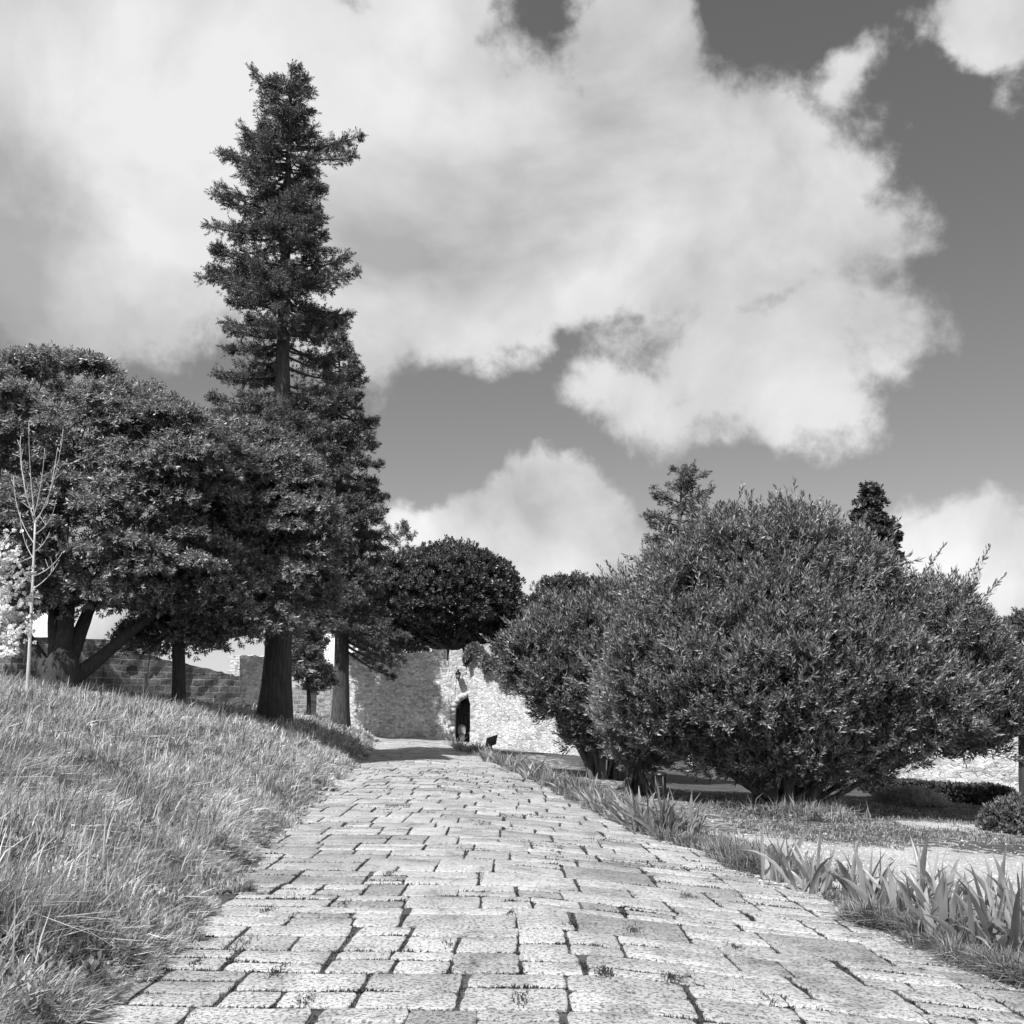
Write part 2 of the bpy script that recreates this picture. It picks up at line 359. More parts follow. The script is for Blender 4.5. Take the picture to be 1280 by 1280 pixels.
def gp(px, py):
    d = ray(px, py); t = 2.0
    for _ in range(4000):
        p = np.array([0, 0, CAMZ]) + d * t
        if p[2] < float(zf(p[0], p[1])): break
        t += 0.03
    return p
def onground(x, y): return np.array([x, y, float(zf(x, y))])

# one sheet out to the horizon, finer close to the path
gx = np.unique(np.r_[-900, -500, -250, -120, -70, np.arange(-45, -14, 1.5), np.arange(-14, 16, 0.22), np.arange(16, 45, 1.5), 70, 120, 250, 500, 900])
gy = np.unique(np.r_[-300, -100, -40, -15, -6, np.arange(-3, 24, 0.22), np.arange(24, 56, 0.45), np.arange(56, 90, 3), 120, 200, 400, 900, 1500])
GX, GY = np.meshgrid(gx, gy, indexing='ij'); GZ = zf(GX, GY)
inp = (GX > XL(np.clip(GY, 0, 50)) - .05) & (GX < XR(np.clip(GY, 0, 50)) + .05) & (GY < PATH_END)
GZ = GZ - np.where(inp, 0.013, 0.0)
nx, ny = GX.shape
ii, jj = np.meshgrid(np.arange(nx - 1), np.arange(ny - 1), indexing='ij')
q = np.stack([ii * ny + jj, (ii + 1) * ny + jj, (ii + 1) * ny + jj + 1, ii * ny + jj + 1], -1).reshape(-1, 4)
ground = fast_mesh('ground', np.stack([GX, GY, GZ], -1).reshape(-1, 3), [q], M_ground, smooth=True); tag(ground, kind='structure')
# gravel: strip right of the near verge, crossing the lawn to the right
def gravel(X, Y):
    xr = XR(np.clip(Y, 0, 50))
    a = np.exp(-((Y - (13.2 - 0.2 * (X - 4)) ) / 3.4) ** 4) * np.clip((X - xr + .2) / .5, 0, 1)
    b = 0.8 * np.exp(-((Y - (19.8 - 0.10 * (X - 9)) ) / 1.0) ** 2) * (X > 7.5)
    c = 0.45 * np.exp(-((X - xr - 2.5) / 1.5) ** 2) * (Y > 14)
    far = np.clip((Y - 44) / 3, 0, .6) * (X < -2)
    lawn = (.26 + .16 * vnoise(X * .8, Y * .8, 91)) * (X > xr) * (Y < 26)
    return np.clip(np.maximum.reduce([a, b, c, far, lawn]), 0, 1)
att = ground.data.attributes.new('gravel', 'FLOAT', 'POINT'); att.data.foreach_set('value', gravel(GX, GY).ravel().astype(np.float32))

# ---------------------------------------------------------------- the paved path (one surface of many slabs)
pb = MB(); joints = []
y = 2.6; srng = np.random.default_rng(11); moss = []
def rowy(X, Y0, xc):
    r_ = X - xc
    return Y0 - 0.05 * r_ - 0.035 * np.maximum(r_, 0) ** 1.5 + 0.06 * (vnoise(np.asarray(X) * .8, Y0 * 3.1 + 0 * X, 9) - .5)
while y < PATH_END:
    dep = srng.uniform(0.48, 0.82) * (1 if y < 15 else 1.1)
    xl = float(XL(y)) - .5; xr = float(XR(y)) + 0.55
    x = xl - srng.uniform(0, .6); xc = (xl + xr) / 2
    while x < xr:
        w = srng.uniform(0.36, 0.92); u = srng.random()
        if u < .16 and dep < .8: cuts = [0, 1]
        elif u < .80: cuts = [0, srng.uniform(.36, .64), 1]
        else: cuts = [0, srng.uniform(.26, .4), srng.uniform(.58, .72), 1]
        drift = srng.normal() * .02
        for c0_, c1_ in zip(cuts[:-1], cuts[1:]):
            ww = [(x, x + w)]
            if w > .7 and srng.random() < .3: sp = x + w * srng.uniform(.4, .6); ww = [(x, sp), (sp, x + w)]
            for xa, xb in ww:
                d0 = dep * c0_; d1 = dep * c1_
                gap = srng.uniform(0.006, 0.014); g2 = srng.uniform(0.001, 0.008)
                x0 = xa + g2; x1 = xb - g2; n1 = max(4, int((xb - xa) / .07)); n2 = max(3, int((d1 - d0) / .07))
                s0_ = drift * c0_; s1_ = drift * c1_; t1_ = np.arange(n1) / n1; t2_ = np.arange(n2) / n2
                f_ = lambda X, dd: rowy(X, y + dd, xc)
                bx = x0 + s0_ + (x1 - x0) * t1_; tx_ = x1 + s1_ - (x1 - x0) * t1_
                P = np.concatenate([np.c_[bx, f_(bx, d0) + gap], np.c_[x1 + s0_ + (s1_ - s0_) * t2_, (f_(x1, d0) + gap) * (1 - t2_) + (f_(x1, d1) - gap) * t2_],
                                    np.c_[tx_, f_(tx_, d1) - gap], np.c_[x0 + s1_ + (s0_ - s1_) * t2_, (f_(x0, d1) - gap) * (1 - t2_) + (f_(x0, d0) + gap) * t2_]])
                c = P.mean(0); n = len(P); rel = P - c; nr = nrm(rel)
                P = P - nr * (np.abs(srng.normal(size=(n, 1))) * .0025 + .010 * vnoise(P[:, :1] * 9, P[:, 1:] * 9, 31))
                for cidx in (0, n1, n1 + n2, 2 * n1 + n2): P[cidx] -= nr[cidx] * srng.uniform(.004, .022)
                pts = P; rel = pts - c
                tx, ty = np.clip(srng.normal(size=2), -1.5, 1.5) * 0.003; h0 = np.clip(srng.normal(), -1.5, 1.5) * 0.002
                def lift(P, dz):
                    r_ = P - c
                    return np.c_[P, zpath(P[:, 0], P[:, 1]) + dz + h0 + tx * r_[:, 0] + ty * r_[:, 1]]
                ln = np.linalg.norm(rel, axis=1, keepdims=True)
                inner = c + rel * (1 - 0.012 / np.maximum(ln, .06)); inner2 = c + rel * (1 - 0.004 / np.maximum(ln, .05))
                V = np.concatenate([lift(pts, -.06), lift(pts, -.006), lift(inner2, -.002), lift(inner, 0.0)])
                a = np.arange(n); b = (a + 1) % n
                qs = np.concatenate([np.stack([a + o * n, b + o * n, b + (o + 1) * n, a + (o + 1) * n], -1) for o in range(3)])
                pb.add(V, qs); base_ = pb.n - len(V)
                pb.V.append(lift(c[None], 0.001 - .002 * srng.random())); ci = pb.n; pb.n += 1
                pb.F.setdefault(3, []).append(np.stack([a + 3 * n + base_, b + 3 * n + base_, np.full(n, ci)], -1))
                moss.append((xa, xb, y + d0, xc, d1 - d0))
        joints.append((x, y, dep)); x += w
    y += dep
pb.F = {k: v for k, v in pb.F.items() if v}
path = pb.build('path', M_slab); tag(path, kind='structure')
me = path.data

# ---------------------------------------------------------------- foliage machinery
def leaf_fan(P, A, n, twig, L, W, spread=0.8, droop=0.0, jit=0.25, fold=0.25, r=None):
    """n pointed leaves round each twig (base P, axis A); returns V, quads"""
    r = r or rng; m = len(P)
    A = nrm(A); ref = nrm(r.normal(size=(m, 3))); U = nrm(np.cross(A, ref)); Vv = np.cross(A, U)
    k = np.arange(n)[None, :]; ph = k * 2.4 + r.uniform(0, 6.28, (m, 1))
    t = (k + .5) / n
    base = P[:, None] + A[:, None] * (twig * t)[..., None]
    sp = spread * (1.15 - 0.55 * t) + r.normal(size=(m, n)) * jit
    side = U[:, None] * np.cos(ph)[..., None] + Vv[:, None] * np.sin(ph)[..., None]
    D = A[:, None] * np.cos(sp)[..., None] + side * np.sin(sp)[..., None]; D[..., 2] -= droop * (0.6 + 0.8 * r.random((m, n)))
    D = nrm(D)
    S = nrm(np.cross(D, A[:, None] + 0.35 * r.normal(size=(m, n, 3)))); N = np.cross(S, D)
    ll = L * r.uniform(.7, 1.2, (m, n, 1)); ww = W * r.uniform(.8, 1.2, (m, n, 1))
    mid = base + D * ll * .5 - N * ww * fold
    V = np.stack([base, mid + S * ww * .5, base + D * ll, mid - S * ww * .5], 2).reshape(-1, 3)
    q = np.arange(m * n * 4).reshape(-1, 4); return V, q
def blobs_w(specs, Y, dr=1.0):
    """specs (px,py,rx,ry[,dY]) -> world centres and radii; a convenience for writing the crown's lobes"""
    C = []; Rr = []
    for s in specs:
        yy = Y + (s[4] if len(s) > 4 else 0); c = at(s[0], s[1], yy); k = yy / FPX / math.cos(0)
        C.append(c); Rr.append([s[2] * k, s[2] * k * dr, s[3] * k * 1.0])
    return np.array(C), np.array(Rr)
def crown_pts(C, Rr, n, shell=(0.8, 1.0), up=-0.35, r=None):
    r = r or rng; w = (Rr[:, 0] * Rr[:, 2]); w = w / w.sum(); out = []; nor = []
    while sum(len(o) for o in out) < n:
        i = r.choice(len(C), n, p=w); d = nrm(r.normal(size=(n, 3))); keep = d[:, 2] > up - r.random(n) * .3
        s = r.uniform(shell[0], shell[1], n)
        P = C[i] + Rr[i] * d * s[:, None]
        for j in range(len(C)):
            q_ = np.linalg.norm((P - C[j]) / Rr[j], axis=1); keep &= (q_ > shell[0] - .12) | (i == j)
        out.append(P[keep]); nor.append(nrm(d / Rr[i])[keep])
    return np.concatenate(out)[:n], np.concatenate(nor)[:n]
def make_crown(name, mat, parent, C, Rr, pads, padr, tw, n, twig, L, W, flat_=.55, droop=.2, upb=.5, spread=.8, core=0.25, shell=(.78, 1.0), zmin=None, up=-.35):
    """pads of foliage on the lobes' surface + a looser fill inside"""
    P, N = crown_pts(C, Rr, pads, shell, up)
    pr = padr * rng.uniform(.6, 1.35, (pads, 1))
    d = nrm(rng.normal(size=(pads, tw, 3))); d[..., 2] = np.where(d[..., 2] < -.2, -d[..., 2], d[..., 2])
    off = d * rng.uniform(.45, 1.0, (pads, tw, 1)) * pr[:, None]; off[..., 2] *= flat_
    # pads hang outward and down
    hang = -(np.linalg.norm(off[..., :2], axis=-1) ** 2) / np.maximum(pr, .1) * .35
    TP = P[:, None] + off; TP[..., 2] += hang
    A = nrm(N[:, None] * .7 + d * .8 + np.array([0, 0, upb]))
    TP = TP.reshape(-1, 3); A = A.reshape(-1, 3)
    if core > 0:
        nc = int(len(TP) * core); P2, N2 = crown_pts(C, Rr, nc, (.35, .85), -.8); TP = np.concatenate([TP, P2]); A = np.concatenate([A, nrm(N2 + .8 * rng.normal(size=N2.shape))])
    if zmin is not None: k = TP[:, 2] > zmin; TP = TP[k]; A = A[k]
    V, q_ = leaf_fan(TP, A, n, twig, L, W, spread, droop)
    return fast_mesh(name, V, [q_], mat, parent)
def limbs(parent, base, C, Rr, r0, mat, n=10, name='limb', fork=None, seed=0, sep=True):
    r = np.random.default_rng(seed); mb = MB(); fork = base + np.array([0, 0, 1.5]) if fork is None else fork
    for i in range(n):
        j = i % len(C); d = nrm(r.normal(size=3)); tgt = C[j] + Rr[j] * d * .7
        s = fork + r.normal(size=3) * r0 * .2; m_ = (s + tgt) / 2 + np.array([0, 0, -.15 * np.linalg.norm(tgt - s)]) + r.normal(size=3) * .2
        P = bez(s, m_, tgt, 9); rr = np.linspace(r0 * .55, r0 * .06, 9); mb.tube(P, rr, 7, .05)
    return mb.build(name, mat, parent, smooth=True)

# ---- broad spreading tree with several stems, left
def dome_tree():
    b = gp(78, 862); Y = 24.5; b = at(75, 850, Y); b[2] = float(zf(b[0], b[1])) - .05
    t = empty('broadleaf_tree', b)
    tag(t, 'broad domed tree with dark forked trunk, farthest left on the grassy bank', 'tree')
    C, Rr = blobs_w([(70, 555, 150, 118), (190, 600, 112, 112, -.5), (95, 670, 150, 95, -1.0), (-70, 600, 150, 140, 1), (185, 715, 105, 72, -.8), (10, 740, 60, 50, 2), (115, 735, 85, 50, -1.0)], Y + 1.5, .80)
    mb = MB(); f0 = b + np.array([0, 0, .9])
    mb.tube(bez(b - [0, 0, .3], b + [0.02, 0, .3], f0 + [0, 0, .25], 9), np.r_[np.linspace(.52, .40, 7), .30, .12], 14, .04)
    mb.build('trunk', M_bark_dark, t, smooth=True)
    for (px, py, r0) in [(20, 775, .16), (68, 765, .17), (85, 760, .19), (110, 765, .17), (160, 792, .15)]:
        e = at(px, py, Y + .5 + rng.random() * .6); e2 = e + (e - f0) * .8 + [0, .6, .8]
        m_ = MB(); s0 = f0 - [0, 0, .75]
        P = np.concatenate([bez(s0, (s0 + e) / 2 + [0, 0, -.12 if px > 120 or px < 40 else .05], e, 8), bez(e, (e + e2) / 2, e2, 6)[1:]])
        m_.tube(P, np.linspace(r0 * 1.45, r0 * .5, len(P)), 9, .04); m_.build('stem', M_bark_dark, t, smooth=True)
    limbs(t, b, C, Rr, .25, M_bark_dark, 14, 'limbs', f0 + np.array([0, 0, 1.8]), 3)
    make_crown('crown', M_leaf_dome, t, C, Rr, 540, .60, 60, 9, .12, .13, .037, .38, .45, .35, .95, .13)
dome_tree()
def second_dome():
    Y = 27.0; b = at(224, 880, Y); b[2] = float(zf(b[0], b[1])) - .05
    t = empty('broadleaf_tree', b); tag(t, 'broad leafy tree on a single dark trunk between the forked tree and the tall conifer', 'tree')
    C, Rr = blobs_w([(300, 612, 95, 90), (250, 735, 95, 78, -.8), (350, 680, 66, 115, -.5), (300, 765, 70, 48, -1.2), (215, 800, 60, 28, -.5), (375, 740, 36, 40, 0)], Y + 1.0, .80)
    mb = MB(); top = at(222, 790, Y); mb.tube(bez(b - [0, 0, .3], (b + top) / 2 + [.04, 0, 0], top, 9), np.linspace(.20, .155, 9), 10, .04); mb.build('trunk', M_bark_dark, t, smooth=True)
    limbs(t, b, C, Rr, .24, M_bark_dark, 12, 'limbs', top, 5)
    make_crown('crown', M_leaf_dome, t, C, Rr, 390, .58, 60, 9, .12, .13, .037, .38, .45, .35, .95, .15)
second_dome()

# ---- conifers
def conifer(name, label, cat, base, top, prof, nb, mat, bark, r0, leaf=(.13, .03), extra=(), rise=-.12, dens=1.0, zstart=0.25, seed=1, tuft=10, group=None, gap=0.0, flute=.12, twig=.13):
    """prof: list of (height fraction, left reach m, right reach m)"""
    r = np.random.default_rng(seed); t = empty(name, base); tag(t, label, cat, group)
    H = top - base; n = 24; ts = np.linspace(0, 1, n); P = base + H * ts[:, None]
    P[:, 0] += .10 * np.sin(ts * 7) * (1 - ts); P[0, 2] -= .3
    rad = r0 * (1 - ts) ** 1.0 + .02; rad[0] *= 1.35; rad[1] *= 1.08
    mb = MB(); mb.tube(P, rad, 18, .03, flute=flute); mb.build('trunk', bark, t, smooth=True)
    pf = np.array(prof); br = MB(); TP = []; TA = []
    items = []
    for i in range(nb):
        h = zstart + (1 - zstart) * (1 - (1 - (i + r.random()) / nb) ** 1.0) * .985
        a = r.uniform(0, 2 * math.pi); lo = np.interp(h, pf[:, 0], pf[:, 1]); ro = np.interp(h, pf[:, 0], pf[:, 2])
        wr = (math.cos(a) + 1) / 2; reach = (lo * (1 - wr) + ro * wr) * r.uniform(.62, 1.08)
        if r.random() < gap or (gap > 0 and seed == 4 and .46 < h < .54 and math.sin(a) < -.35): continue
        items.append((h, a, reach, rise))
    for (h, a, reach, rs) in extra: items.append((h, a, reach, rs))
    for (h, a, reach, rs) in items:
        s = base + H * h; d = np.array([math.cos(a), math.sin(a), 0])
        e = s + d * reach + np.array([0, 0, rs * reach + .25 * reach * (h > .85)]); m_ = (s + e) / 2 + np.array([0, 0, -.08 * reach])
        e = e + np.array([0, 0, .1 * reach]); Pb = bez(s, m_, e, 8); br.tube(Pb, np.linspace(.018 + .022 * reach, .008, 8), 5, 0)
        ns = max(5, int(reach * 13 * dens)); tt = .14 + .86 * r.random(ns) ** .8
        pos = np.stack([np.interp(tt, np.linspace(0, 1, 8), Pb[:, k]) for k in range(3)], -1)
        sd = np.where(r.random(ns) < .5, -1, 1)[:, None]; perp = np.array([-d[1], d[0], 0]) * sd
        sl = (.15 + .42 * (1 - tt) * min(reach, 2.6))[:, None] * r.uniform(.4, 1.1, (ns, 1))
        sdir = nrm(perp * r.uniform(.3, 1.1, (ns, 1)) + d * .8 + np.array([0, 0, 1]) * r.normal(.02, .35, (ns, 1)))
        for k in range(4):
            f_ = (k + .6) / 4; TP.append(pos + sdir * sl * f_ + r.normal(size=(ns, 3)) * .05); TA.append(nrm(sdir + .45 * r.normal(size=(ns, 3)) + [0, 0, .25]))
    br.build('branches', bark, t, smooth=True)
    TP = np.concatenate(TP); TA = np.concatenate(TA)
    V, q_ = leaf_fan(TP, TA, tuft, twig, leaf[0], leaf[1], .75, .1, r=r); fast_mesh('crown', V, [q_], mat, t); return t
Y1 = 30.0; b1 = at(342, 906, Y1); b1[2] = float(zf(b1[0], b1[1])); t1 = at(364, 80, Y1)
conifer('tall_conifer', 'tallest conifer with fluted trunk and ragged narrow crown rising above the left trees', 'tree', b1, t1,
        [(0.0, .5, .5), (.22, 2.2, 1.6), (.35, 2.2, 1.6), (.48, 2.0, 1.8), (.55, 2.0, 2.0), (.62, 2.3, 2.1), (.70, 2.4, 1.4), (.80, 2.0, 1.1), (.88, 1.3, 1.0), (.95, .7, .75), (1.0, .12, .12)],
        330, M_leaf_con, M_bark_red, .40, extra=[(.855, .05, 2.35, -.10), (.86, .2, 2.0, -.12), (.845, -.1, 2.2, -.18), (.945, 3.1, 1.3, .42), (.93, 3.2, 1.2, .40), (.66, 3.14, 2.7, -.22), (.665, 3.0, 2.5, -.15), (.66, 3.3, 2.3, -.3), (.74, 3.1, 2.5, .28), (.75, 3.2, 2.3, .25), (.82, 3.1, 2.3, .22), (.83, 3.0, 2.2, .20), (.64, 0.1, 2.2, .12), (.65, -.1, 2.0, .2), (.58, .1, 2.0, .05)],
        dens=1.25, zstart=.24, seed=4, tuft=10, gap=.10, flute=.10, leaf=(.10, .027), twig=.16)
Y2 = 47.0; b2 = at(425, 907, Y2); b2[2] = float(zf(b2[0], b2[1])); t2 = at(424, 418, Y2)
conifer('dark_conifer', 'second conifer with slimmer leaning trunk standing where the path meets the fortress wall', 'tree', b2, t2,
        [(0.0, 1, 1), (.28, 1.3, 3.2), (.45, 1.6, 2.4), (.6, 1.7, 2.3), (.75, 1.3, 2.1), (.9, .8, 1.4), (1.0, .2, .2)],
        230, M_leaf_con, M_bark_red, .36, leaf=(.15, .038), dens=.9, zstart=.24, seed=9, tuft=9, extra=[(.22, .1, 3.0, -.45), (.24, .3, 2.8, -.5), (.21, -.3, 2.9, -.5), (.27, .0, 3.2, -.4), (.25, -.6, 2.7, -.5), (.20, .1, 2.5, -.7)], rise=-.2, flute=.08, twig=.17)

# small loose conifer in the gap between the two trunks
b3 = at(385, 893, 41.0); b3[2] = float(zf(b3[0], b3[1]))
conifer('young_conifer', 'small loose conifer with feathery low branches seen between the two conifer trunks', 'tree', b3, at(378, 740, 41.0),
        [(0, .5, .5), (.3, 1.7, 1.2), (.6, 1.4, 1.1), (1, .15, .15)], 85, M_leaf_pine, M_bark_dark, .07, leaf=(.16, .035), dens=.8, zstart=.25, seed=12, tuft=8)
b4 = at(850, 905, 40.0); b4[2] = float(zf(b4[0], b4[1]))
conifer('sparse_conifer', 'grey airy conifer with open tiered branches poking up behind the big round shrub', 'tree', b4, at(851, 582, 40.0),
        [(0, 1, 1), (.5, 1.7, 1.6), (.68, 1.5, 1.6), (.85, 1.2, 1.4), (.95, .8, 1.0), (1, .2, .2)], 80, M_leaf_pine, M_bark, .16, leaf=(.17, .04), dens=.8, zstart=.4, seed=21, tuft=8, rise=.12, gap=.2, twig=.2)
b5 = at(497, 880, 72.0); b5[2] = float(zf(b5[0], b5[1]))
conifer('sparse_conifer', 'pale wispy treetop showing just left of the round tree above the fortress wall', 'tree', b5, at(500, 652, 72.0),
        [(0, 1, 1), (.6, 2.4, 2.4), (.85, 1.8, 1.8), (1, .3, .3)], 46, M_leaf_pine, M_bark_pale, .14, leaf=(.24, .06), dens=.6, zstart=.5, seed=22, tuft=7, rise=.35, gap=.2, twig=.25)

# ---- round tree and others behind the walls
def simple_tree(name, label, specs, Y, basepx, mat, bark, pads, padr, L, W, tw=24, n=9, r0=.3, dr=1.0, flat_=.7, upb=.5, droop=.2, core=.2, gz=None, twig=None, spread=.85):
    b = at(basepx[0], 880, Y); b[2] = float(zf(b[0], b[1])) if gz is None else gz
    t = empty(name, b); tag(t, label, 'tree'); C, Rr = blobs_w(specs, Y, dr)
    top = np.array([C[0][0] * .7 + b[0] * .3, C[0][1], C[:, 2].min() - Rr[:, 2].min() * .5]); top[2] = max(top[2], b[2] + 1.2)
    mb = MB(); mb.tube(bez(b - [0, 0, .3], (b + top) / 2, top, 8), np.linspace(r0, r0 * .75, 8), 9, .05); mb.build('trunk', bark, t, smooth=True)
    limbs(t, b, C, Rr, r0 * .9, bark, 10, 'limbs', top, int(Y))
    make_crown('crown', mat, t, C, Rr, pads, padr, tw, n, twig or L * .8, L, W, flat_, droop, upb, spread, core); return t
simple_tree('round_tree', 'dense dark dome-shaped tree rising behind the battlements above the arched door',
            [(565, 750, 84, 62), (515, 762, 48, 44, -1), (614, 768, 38, 40), (560, 726, 60, 42, -1), (500, 740, 40, 40, -2), (545, 800, 78, 28, 3), (615, 800, 42, 28, 3), (628, 782, 28, 34, 0), (480, 790, 45, 40, 0)], 60.0, (562,), M_leaf_round, M_bark_dark, 560, .75, .20, .085, 34, 8, .35, .9, .8, .6, .1)
simple_tree('distant_tree', 'rounded grey tree far beyond the wall, half hidden by the left shrub',
            [(722, 768, 62, 44), (690, 778, 36, 30), (760, 772, 45, 35)], 80.0, (725,), M_leaf_round, M_bark, 260, 1.1, .24, .10, 30, 8, .4, .9, .7)
def ivy_column():
    Y = 35.0; b = at(1090, 900, Y); b[2] = float(zf(b[0], b[1])); t = empty('ivy_clad_tree', b)
    tag(t, 'narrow pointed treetop smothered in dark ivy above the right side of the big shrub', 'tree')
    C, Rr = blobs_w([(1093, 618, 10, 10), (1090, 640, 17, 18), (1092, 668, 26, 22), (1106, 668, 14, 9), (1088, 700, 32, 35), (1086, 760, 34, 60)], Y, 1)
    mb = MB(); mb.tube(bez(b - [0, 0, .3], (b + C[1]) / 2, C[1], 9), np.linspace(.35, .12, 9), 9, .05); mb.build('trunk', M_bark_dark, t, smooth=True)
    mb = MB(); e = at(1104, 605, Y); mb.tube(bez(C[1], C[0], e, 5), np.linspace(.06, .03, 5), 6); mb.build('snag', M_bark_dark, t, smooth=True)
    make_crown('crown', M_leaf_ivy, t, C, Rr, 260, .28, 20, 7, .08, .14, .10, .7, .25, .2, .9, .3, (.7, 1.0), None, -1.0)
ivy_column()
simple_tree('slender_tree', 'slim tree with straight dark trunk at the right edge in front of the bright wall',
            [(1275, 840, 42, 50), (1290, 800, 40, 30), (1262, 890, 26, 30), (1320, 850, 60, 60)], 27.0, (1268,), M_leaf_far, M_bark_dark, 120, .4, .14, .05, 22, 8, .13, .9, .7)
simple_tree('distant_tree', 'low rounded trees of paler leaves beyond the wall at the right edge',
            [(1290, 830, 60, 45), (1350, 820, 80, 60)], 48.0, (1320,), M_leaf_far, M_bark, 130, .7, .22, .09, 20, 8, .3, .9, .7)

# ---- big shrubs
def shrub(label, basepx, Y, specs, pads, tw, padr, stems, seed, L=.135, W=.034, mat=None, dr=.85, n=11):
    b = at(basepx[0], basepx[1], Y); b[2] = float(zf(b[0], b[1])); t = empty('large_shrub', b); tag(t, label, 'shrub')
    C, Rr = blobs_w(specs, Y, dr); r = np.random.default_rng(seed); mb = MB()
    for i in range(stems):
        j = r.integers(len(C)); d = nrm(r.normal(size=3)); d[2] = abs(d[2]) * .7; tgt = C[j] + Rr[j] * d * r.uniform(.5, 1.0)
        s = b + np.array([r.normal() * .25, r.normal() * .2, -.1]); m_ = s * .45 + tgt * .55 + np.array([0, 0, .25 * np.linalg.norm(tgt - s) * r.uniform(-.3, 1)])
        mb.tube(bez(s, m_, tgt, 9), np.linspace(r.uniform(.05, .11), .012, 9), 6, .04)
    mb.build('stems', M_bark, t, smooth=True)
    # tufts standing proud of the outline
    P, N = crown_pts(C, Rr, int(pads * .8), (.92, 1.05), -.1)
    make_crown('crown', mat or M_leaf_bush, t, C, Rr, pads, padr, tw, n, .22, L, W, .85, .05, .75, .75, .18, (.74, 1.0), b[2] + .15, -.75)
    TP = (P[:, None] + rng.normal(size=(len(P), 5, 3)) * .16).reshape(-1, 3); A = nrm(np.repeat(N, 5, 0) + .45 * rng.normal(size=(len(TP), 3)) + [0, 0, .9])
    k_ = rng.random(len(TP)) < .06; TP = np.concatenate([TP, TP[k_] + A[k_] * .28, TP[k_] + A[k_] * .55]); A = np.concatenate([A, A[k_], A[k_]])
    V, q_ = leaf_fan(TP, A, n + 2, .34, L, W, .6, .0); fast_mesh('shoots', V, [q_], mat or M_leaf_bush, t)
    return t
shrub('biggest dark shrub, a huge rounded mass of narrow leaves filling the right of the lawn', (985, 1000), 22.0,
      [(965, 850, 165, 105, .3), (862, 765, 60, 76), (925, 716, 60, 72), (996, 718, 62, 76), (1052, 742, 52, 72), (1112, 796, 58, 58), (1168, 792, 55, 62), (1216, 832, 44, 54), (1240, 880, 40, 48), (832, 842, 66, 78), (895, 852, 80, 88, -.5), (985, 800, 92, 98, -.5), (960, 880, 90, 70, -.7), (1080, 850, 84, 84, -.5), (1150, 888, 74, 62, -.5), (1210, 912, 50, 38), (797, 872, 40, 52), (850, 918, 52, 34), (1090, 918, 88, 42), (985, 940, 92, 42, -.3), (925, 948, 56, 32), (1050, 950, 56, 34)],
      1150, 25, .34, 60, 31)
shrub('middle sized shrub with an arching trunk leaning left in front of the bright wall', (752, 952), 29.0,
      [(745, 820, 72, 66), (702, 830, 58, 58), (668, 818, 34, 32), (785, 790, 52, 48), (770, 850, 60, 70, -.5), (728, 878, 52, 32), (668, 860, 24, 26), (757, 915, 40, 28), (800, 805, 60, 60)], 420, 24, .42, 34, 32, L=.17, W=.045)
shrub('small pale-leaved shrub between the two big shrubs', (797, 975), 24.0,
      [(785, 905, 34, 30), (800, 935, 30, 32), (780, 885, 25, 20)], 60, 18, .22, 12, 33, L=.15, W=.05, mat=M_iris and leafmat('pale_shrub_leaf', .15, .40, .4, .3))

# ---------------------------------------------------------------- walls
def wall(name, label, cat, p0, p1, z0, ztop, th, mat, rough_=.03, res=.22, arch=None, parent=None, seed=3):
    """p0,p1 plan points of the visible face (left to right); ztop(s) absolute height; arch=(s_centre, halfwidth, height, floor z)"""
    p0 = np.array(p0, float); p1 = np.array(p1, float); L = np.linalg.norm(p1 - p0); d = (p1 - p0) / L; ang = math.atan2(d[1], d[0])
    S = np.unique(np.round(np.r_[np.arange(0, L, res), L, (np.arange(0, L, .05) if arch or callable(ztop) and getattr(ztop, 'fine', False) else [])], 3))
    zt = np.array([ztop(s) for s in S]); r = np.random.default_rng(seed)
    n = len(S); m = 24
    lo = np.full(n, z0, float)
    if arch:
        sc, hw, ah, fl = arch; u = np.abs(S - sc); inside = u <= hw + 1e-6
        spring = fl + ah - hw; lo = np.where(inside, spring + np.sqrt(np.maximum(hw ** 2 - u ** 2, 0)), lo)
        lo2 = lo.copy()
    tt = np.linspace(0, 1, m)
    Zf = lo[:, None] * (1 - tt) + zt[:, None] * tt; Xf = np.repeat(S[:, None], m, 1)
    Yf = rough_ * 2 * (vnoise(Xf * 2.3, Zf * 3.1, seed) - .5) + rough_ * (vnoise(Xf * 6.3, Zf * 8.1, seed + 1) - .5)
    mb = MB(); V = np.stack([Xf, Yf, Zf], -1).reshape(-1, 3)
    i, j = np.meshgrid(np.arange(n - 1), np.arange(m - 1), indexing='ij')
    mb.add(V, np.stack([i * m + j, (i + 1) * m + j, (i + 1) * m + j + 1, i * m + j + 1], -1).reshape(-1, 4))
    # top, back, ends
    tf = np.c_[S, Yf[:, -1], zt]; tb = np.c_[S, np.full(n, th), zt]; bb = np.c_[S, np.full(n, th), np.full(n, z0)]
    a = np.arange(n - 1); mb.add(np.r_[tf, tb, bb], np.stack([a, a + 1, a + 1 + n, a + n], -1), np.stack([a + n, a + 1 + n, a + 1 + 2 * n, a + 2 * n], -1))
    for e in (0, n - 1):
        Ve = np.r_[np.c_[Xf[e], Yf[e], Zf[e]], np.c_[Xf[e], np.full(m, th), Zf[e]]]; k = np.arange(m - 1); mb.add(Ve, np.stack([k, k + 1, k + 1 + m, k + m], -1))
    V = np.concatenate(mb.V)
    o = mb.build(name, mat)
    o.location = (p0[0], p0[1], 0); o.rotation_euler = (0, 0, ang)
    if label: tag(o, label, cat)
    return o, ang, d
